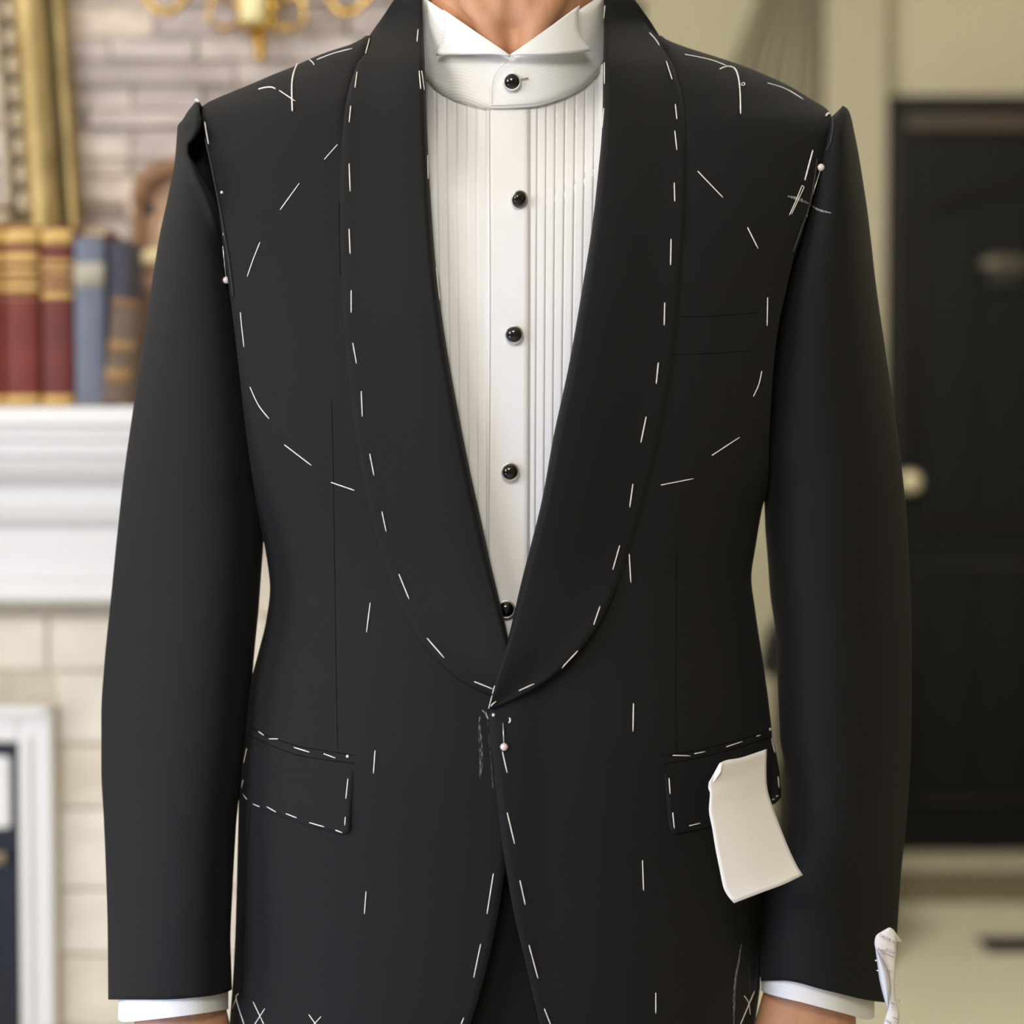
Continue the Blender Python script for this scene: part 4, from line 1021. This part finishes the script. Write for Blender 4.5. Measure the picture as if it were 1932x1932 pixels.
slip = thing('paper_slip', 'large blank beige paper slip hanging over the right pocket flap', 'paper', tuple(P(1400, 1440, -.09)))
def slipY(u, v, g, f): return -.113 + .036 * g * (1 - .35 * f) - .012 * f - .004 * math.sin(math.pi * f) - .003 * math.sin(math.pi * g)
n, m_ = 20, 28
vs, fs = coons([(1358, 1440), (1372, 1434), (1400, 1429), (1447, 1413)], [(1385, 1704), (1440, 1683), (1480, 1668), (1515, 1651)],
               [(1358, 1440), (1346, 1462), (1336, 1481), (1340, 1497), (1338, 1530), (1344, 1562), (1350, 1600), (1358, 1640), (1365, 1674), (1373, 1690), (1385, 1704)],
               [(1447, 1413), (1446, 1450), (1448, 1488), (1458, 1522), (1472, 1560), (1488, 1600), (1503, 1632), (1515, 1651)], n, m_, 0, slipY)
mi = [1 if (i % (n - 1) in (0, n - 2) or i // (n - 1) in (0, m_ - 2)) else 0 for i in range(len(fs))]
o = mesh('sheet', vs, fs, None, slip, True, mats=[M['paper'], M['paper_edge']], mi=mi); solid(o, .0003)
fc = [P(1357, 1441, -.1145), P(1362, 1440, -.1145), P(1360, 1456, -.1155), P(1341, 1484, -.1145), P(1337, 1481, -.114)]
o = mesh('folded_corner', fc, [(0, 1, 2), (0, 2, 3, 4)], M['paper_edge'], slip, False); solid(o, .0003)

tag = thing('sleeve_tag', 'narrow curled paper tag with handwriting at the right sleeve cuff', 'paper', tuple(P(1672, 1800, -.06)))
def ribbon(Lp, Rp, yf, n, m):
    a, b = curve_pts(Lp, n), curve_pts(Rp, n); rows = []
    for i in range(n):
        f = i / (n - 1); rows.append([P(*(a[i] * (1 - g) + b[i] * g), yf(f, g)) for g in np.linspace(0, 1, m)])
    return grid(rows)
ys = hit(1668, 1760, 0).y; ys = min(ys, -.03)
def tagY(f, g): return -.066 - .0018 * math.sin(math.pi * g) - .004 * f
o = mesh('strip', *ribbon([(1676, 1750), (1664, 1757), (1653, 1765), (1650, 1778), (1652, 1790), (1660, 1802), (1668, 1816), (1676, 1840), (1679, 1862), (1678, 1882), (1675, 1904), (1668, 1930), (1664, 1946)],
                       [(1680, 1750), (1686, 1754), (1690, 1760), (1692, 1772), (1691, 1784), (1691, 1800), (1690, 1815), (1689, 1840), (1688, 1862), (1690, 1884), (1695, 1904), (1697, 1918), (1692, 1946)], tagY, 40, 8), M['paper'], tag); solid(o, .00025)
o = mesh('corner', *ribbon([(1683, 1752), (1691, 1762), (1698, 1772)], [(1686, 1776), (1692, 1777), (1702, 1778)], lambda f, g: -.060 + .010 * f, 6, 4), M['paper'], tag); solid(o, .00025)
o = mesh('curled_back', *ribbon([(1651, 1788), (1654, 1812), (1659, 1848), (1666, 1878), (1674, 1904)], [(1653, 1788), (1668, 1816), (1678, 1842), (1680, 1870), (1676, 1904)], lambda f, g: -.0705 - .004 * math.sin(math.pi * g) - .003 * f, 24, 7), M['paper_back'], tag); solid(o, .00025)
for u, v in ((1652, 1812), (1655, 1831)):
    mesh('thread_end', *tube([P(u + 4, v + 1, -.072), P(u, v, -.074)], .0006, 6), M['thread'], tag)
for a, b in (((1690, 1880), (1698, 1893)), ((1691, 1878), (1699, 1889)), ((1689, 1857), (1692, 1858))):
    mesh('loose_fibre', *tube([P(*a, -.066), P(*b, -.064)], .0003, 5), M['thread'], tag)
def writing(txt, u, v, size_px, deg, m):
    cu_ = bpy.data.curves.new('t', 'FONT'); cu_.body = txt; cu_.size = size_px / 2600; cu_.extrude = .00003; cu_.resolution_u = 2; cu_.align_x = 'LEFT'
    to = bpy.data.objects.new('t', cu_); COL.objects.link(to)
    bpy.context.view_layer.update(); dgx = bpy.context.evaluated_depsgraph_get()
    me = bpy.data.meshes.new_from_object(to.evaluated_get(dgx)); bpy.data.objects.remove(to)
    c = P(u, v, -.0725); R_ = Matrix.Rotation(math.radians(-deg), 4, 'Y').inverted() @ Matrix.Rotation(math.pi / 2, 4, 'X')
    R_ = Matrix.Rotation(math.radians(deg), 4, 'Y') @ Matrix.Rotation(math.pi / 2, 4, 'X')
    mesh('lettering', [c + R_ @ v_.co for v_ in me.vertices], [tuple(p.vertices) for p in me.polygons], M[m], tag, False)
writing('ORDER N\u00b0', 1658, 1766, 7.4, 27, 'ink')
writing('begin', 1655, 1792, 7.5, 20, 'ink')
writing('81026', 1670, 1793, 7.5, 22, 'blue_ink')
mesh('ruled_line', *tube([P(1667, 1798, -.0722), P(1686, 1806, -.0722)], .0002, 5), M['ink'], tag)
mesh('ruled_line', *tube([P(1681, 1892, -.0755), P(1688, 1895, -.0755)], .0002, 5), M['ink'], tag)
mesh('ruled_line', *tube([P(1684, 1919, -.0758), P(1694, 1923, -.0758)], .0002, 5), M['ink'], tag)
writing('set', 1673, 1832, 6, 20, 'ink'); writing('vent', 1670, 1926, 7, 32, 'ink')
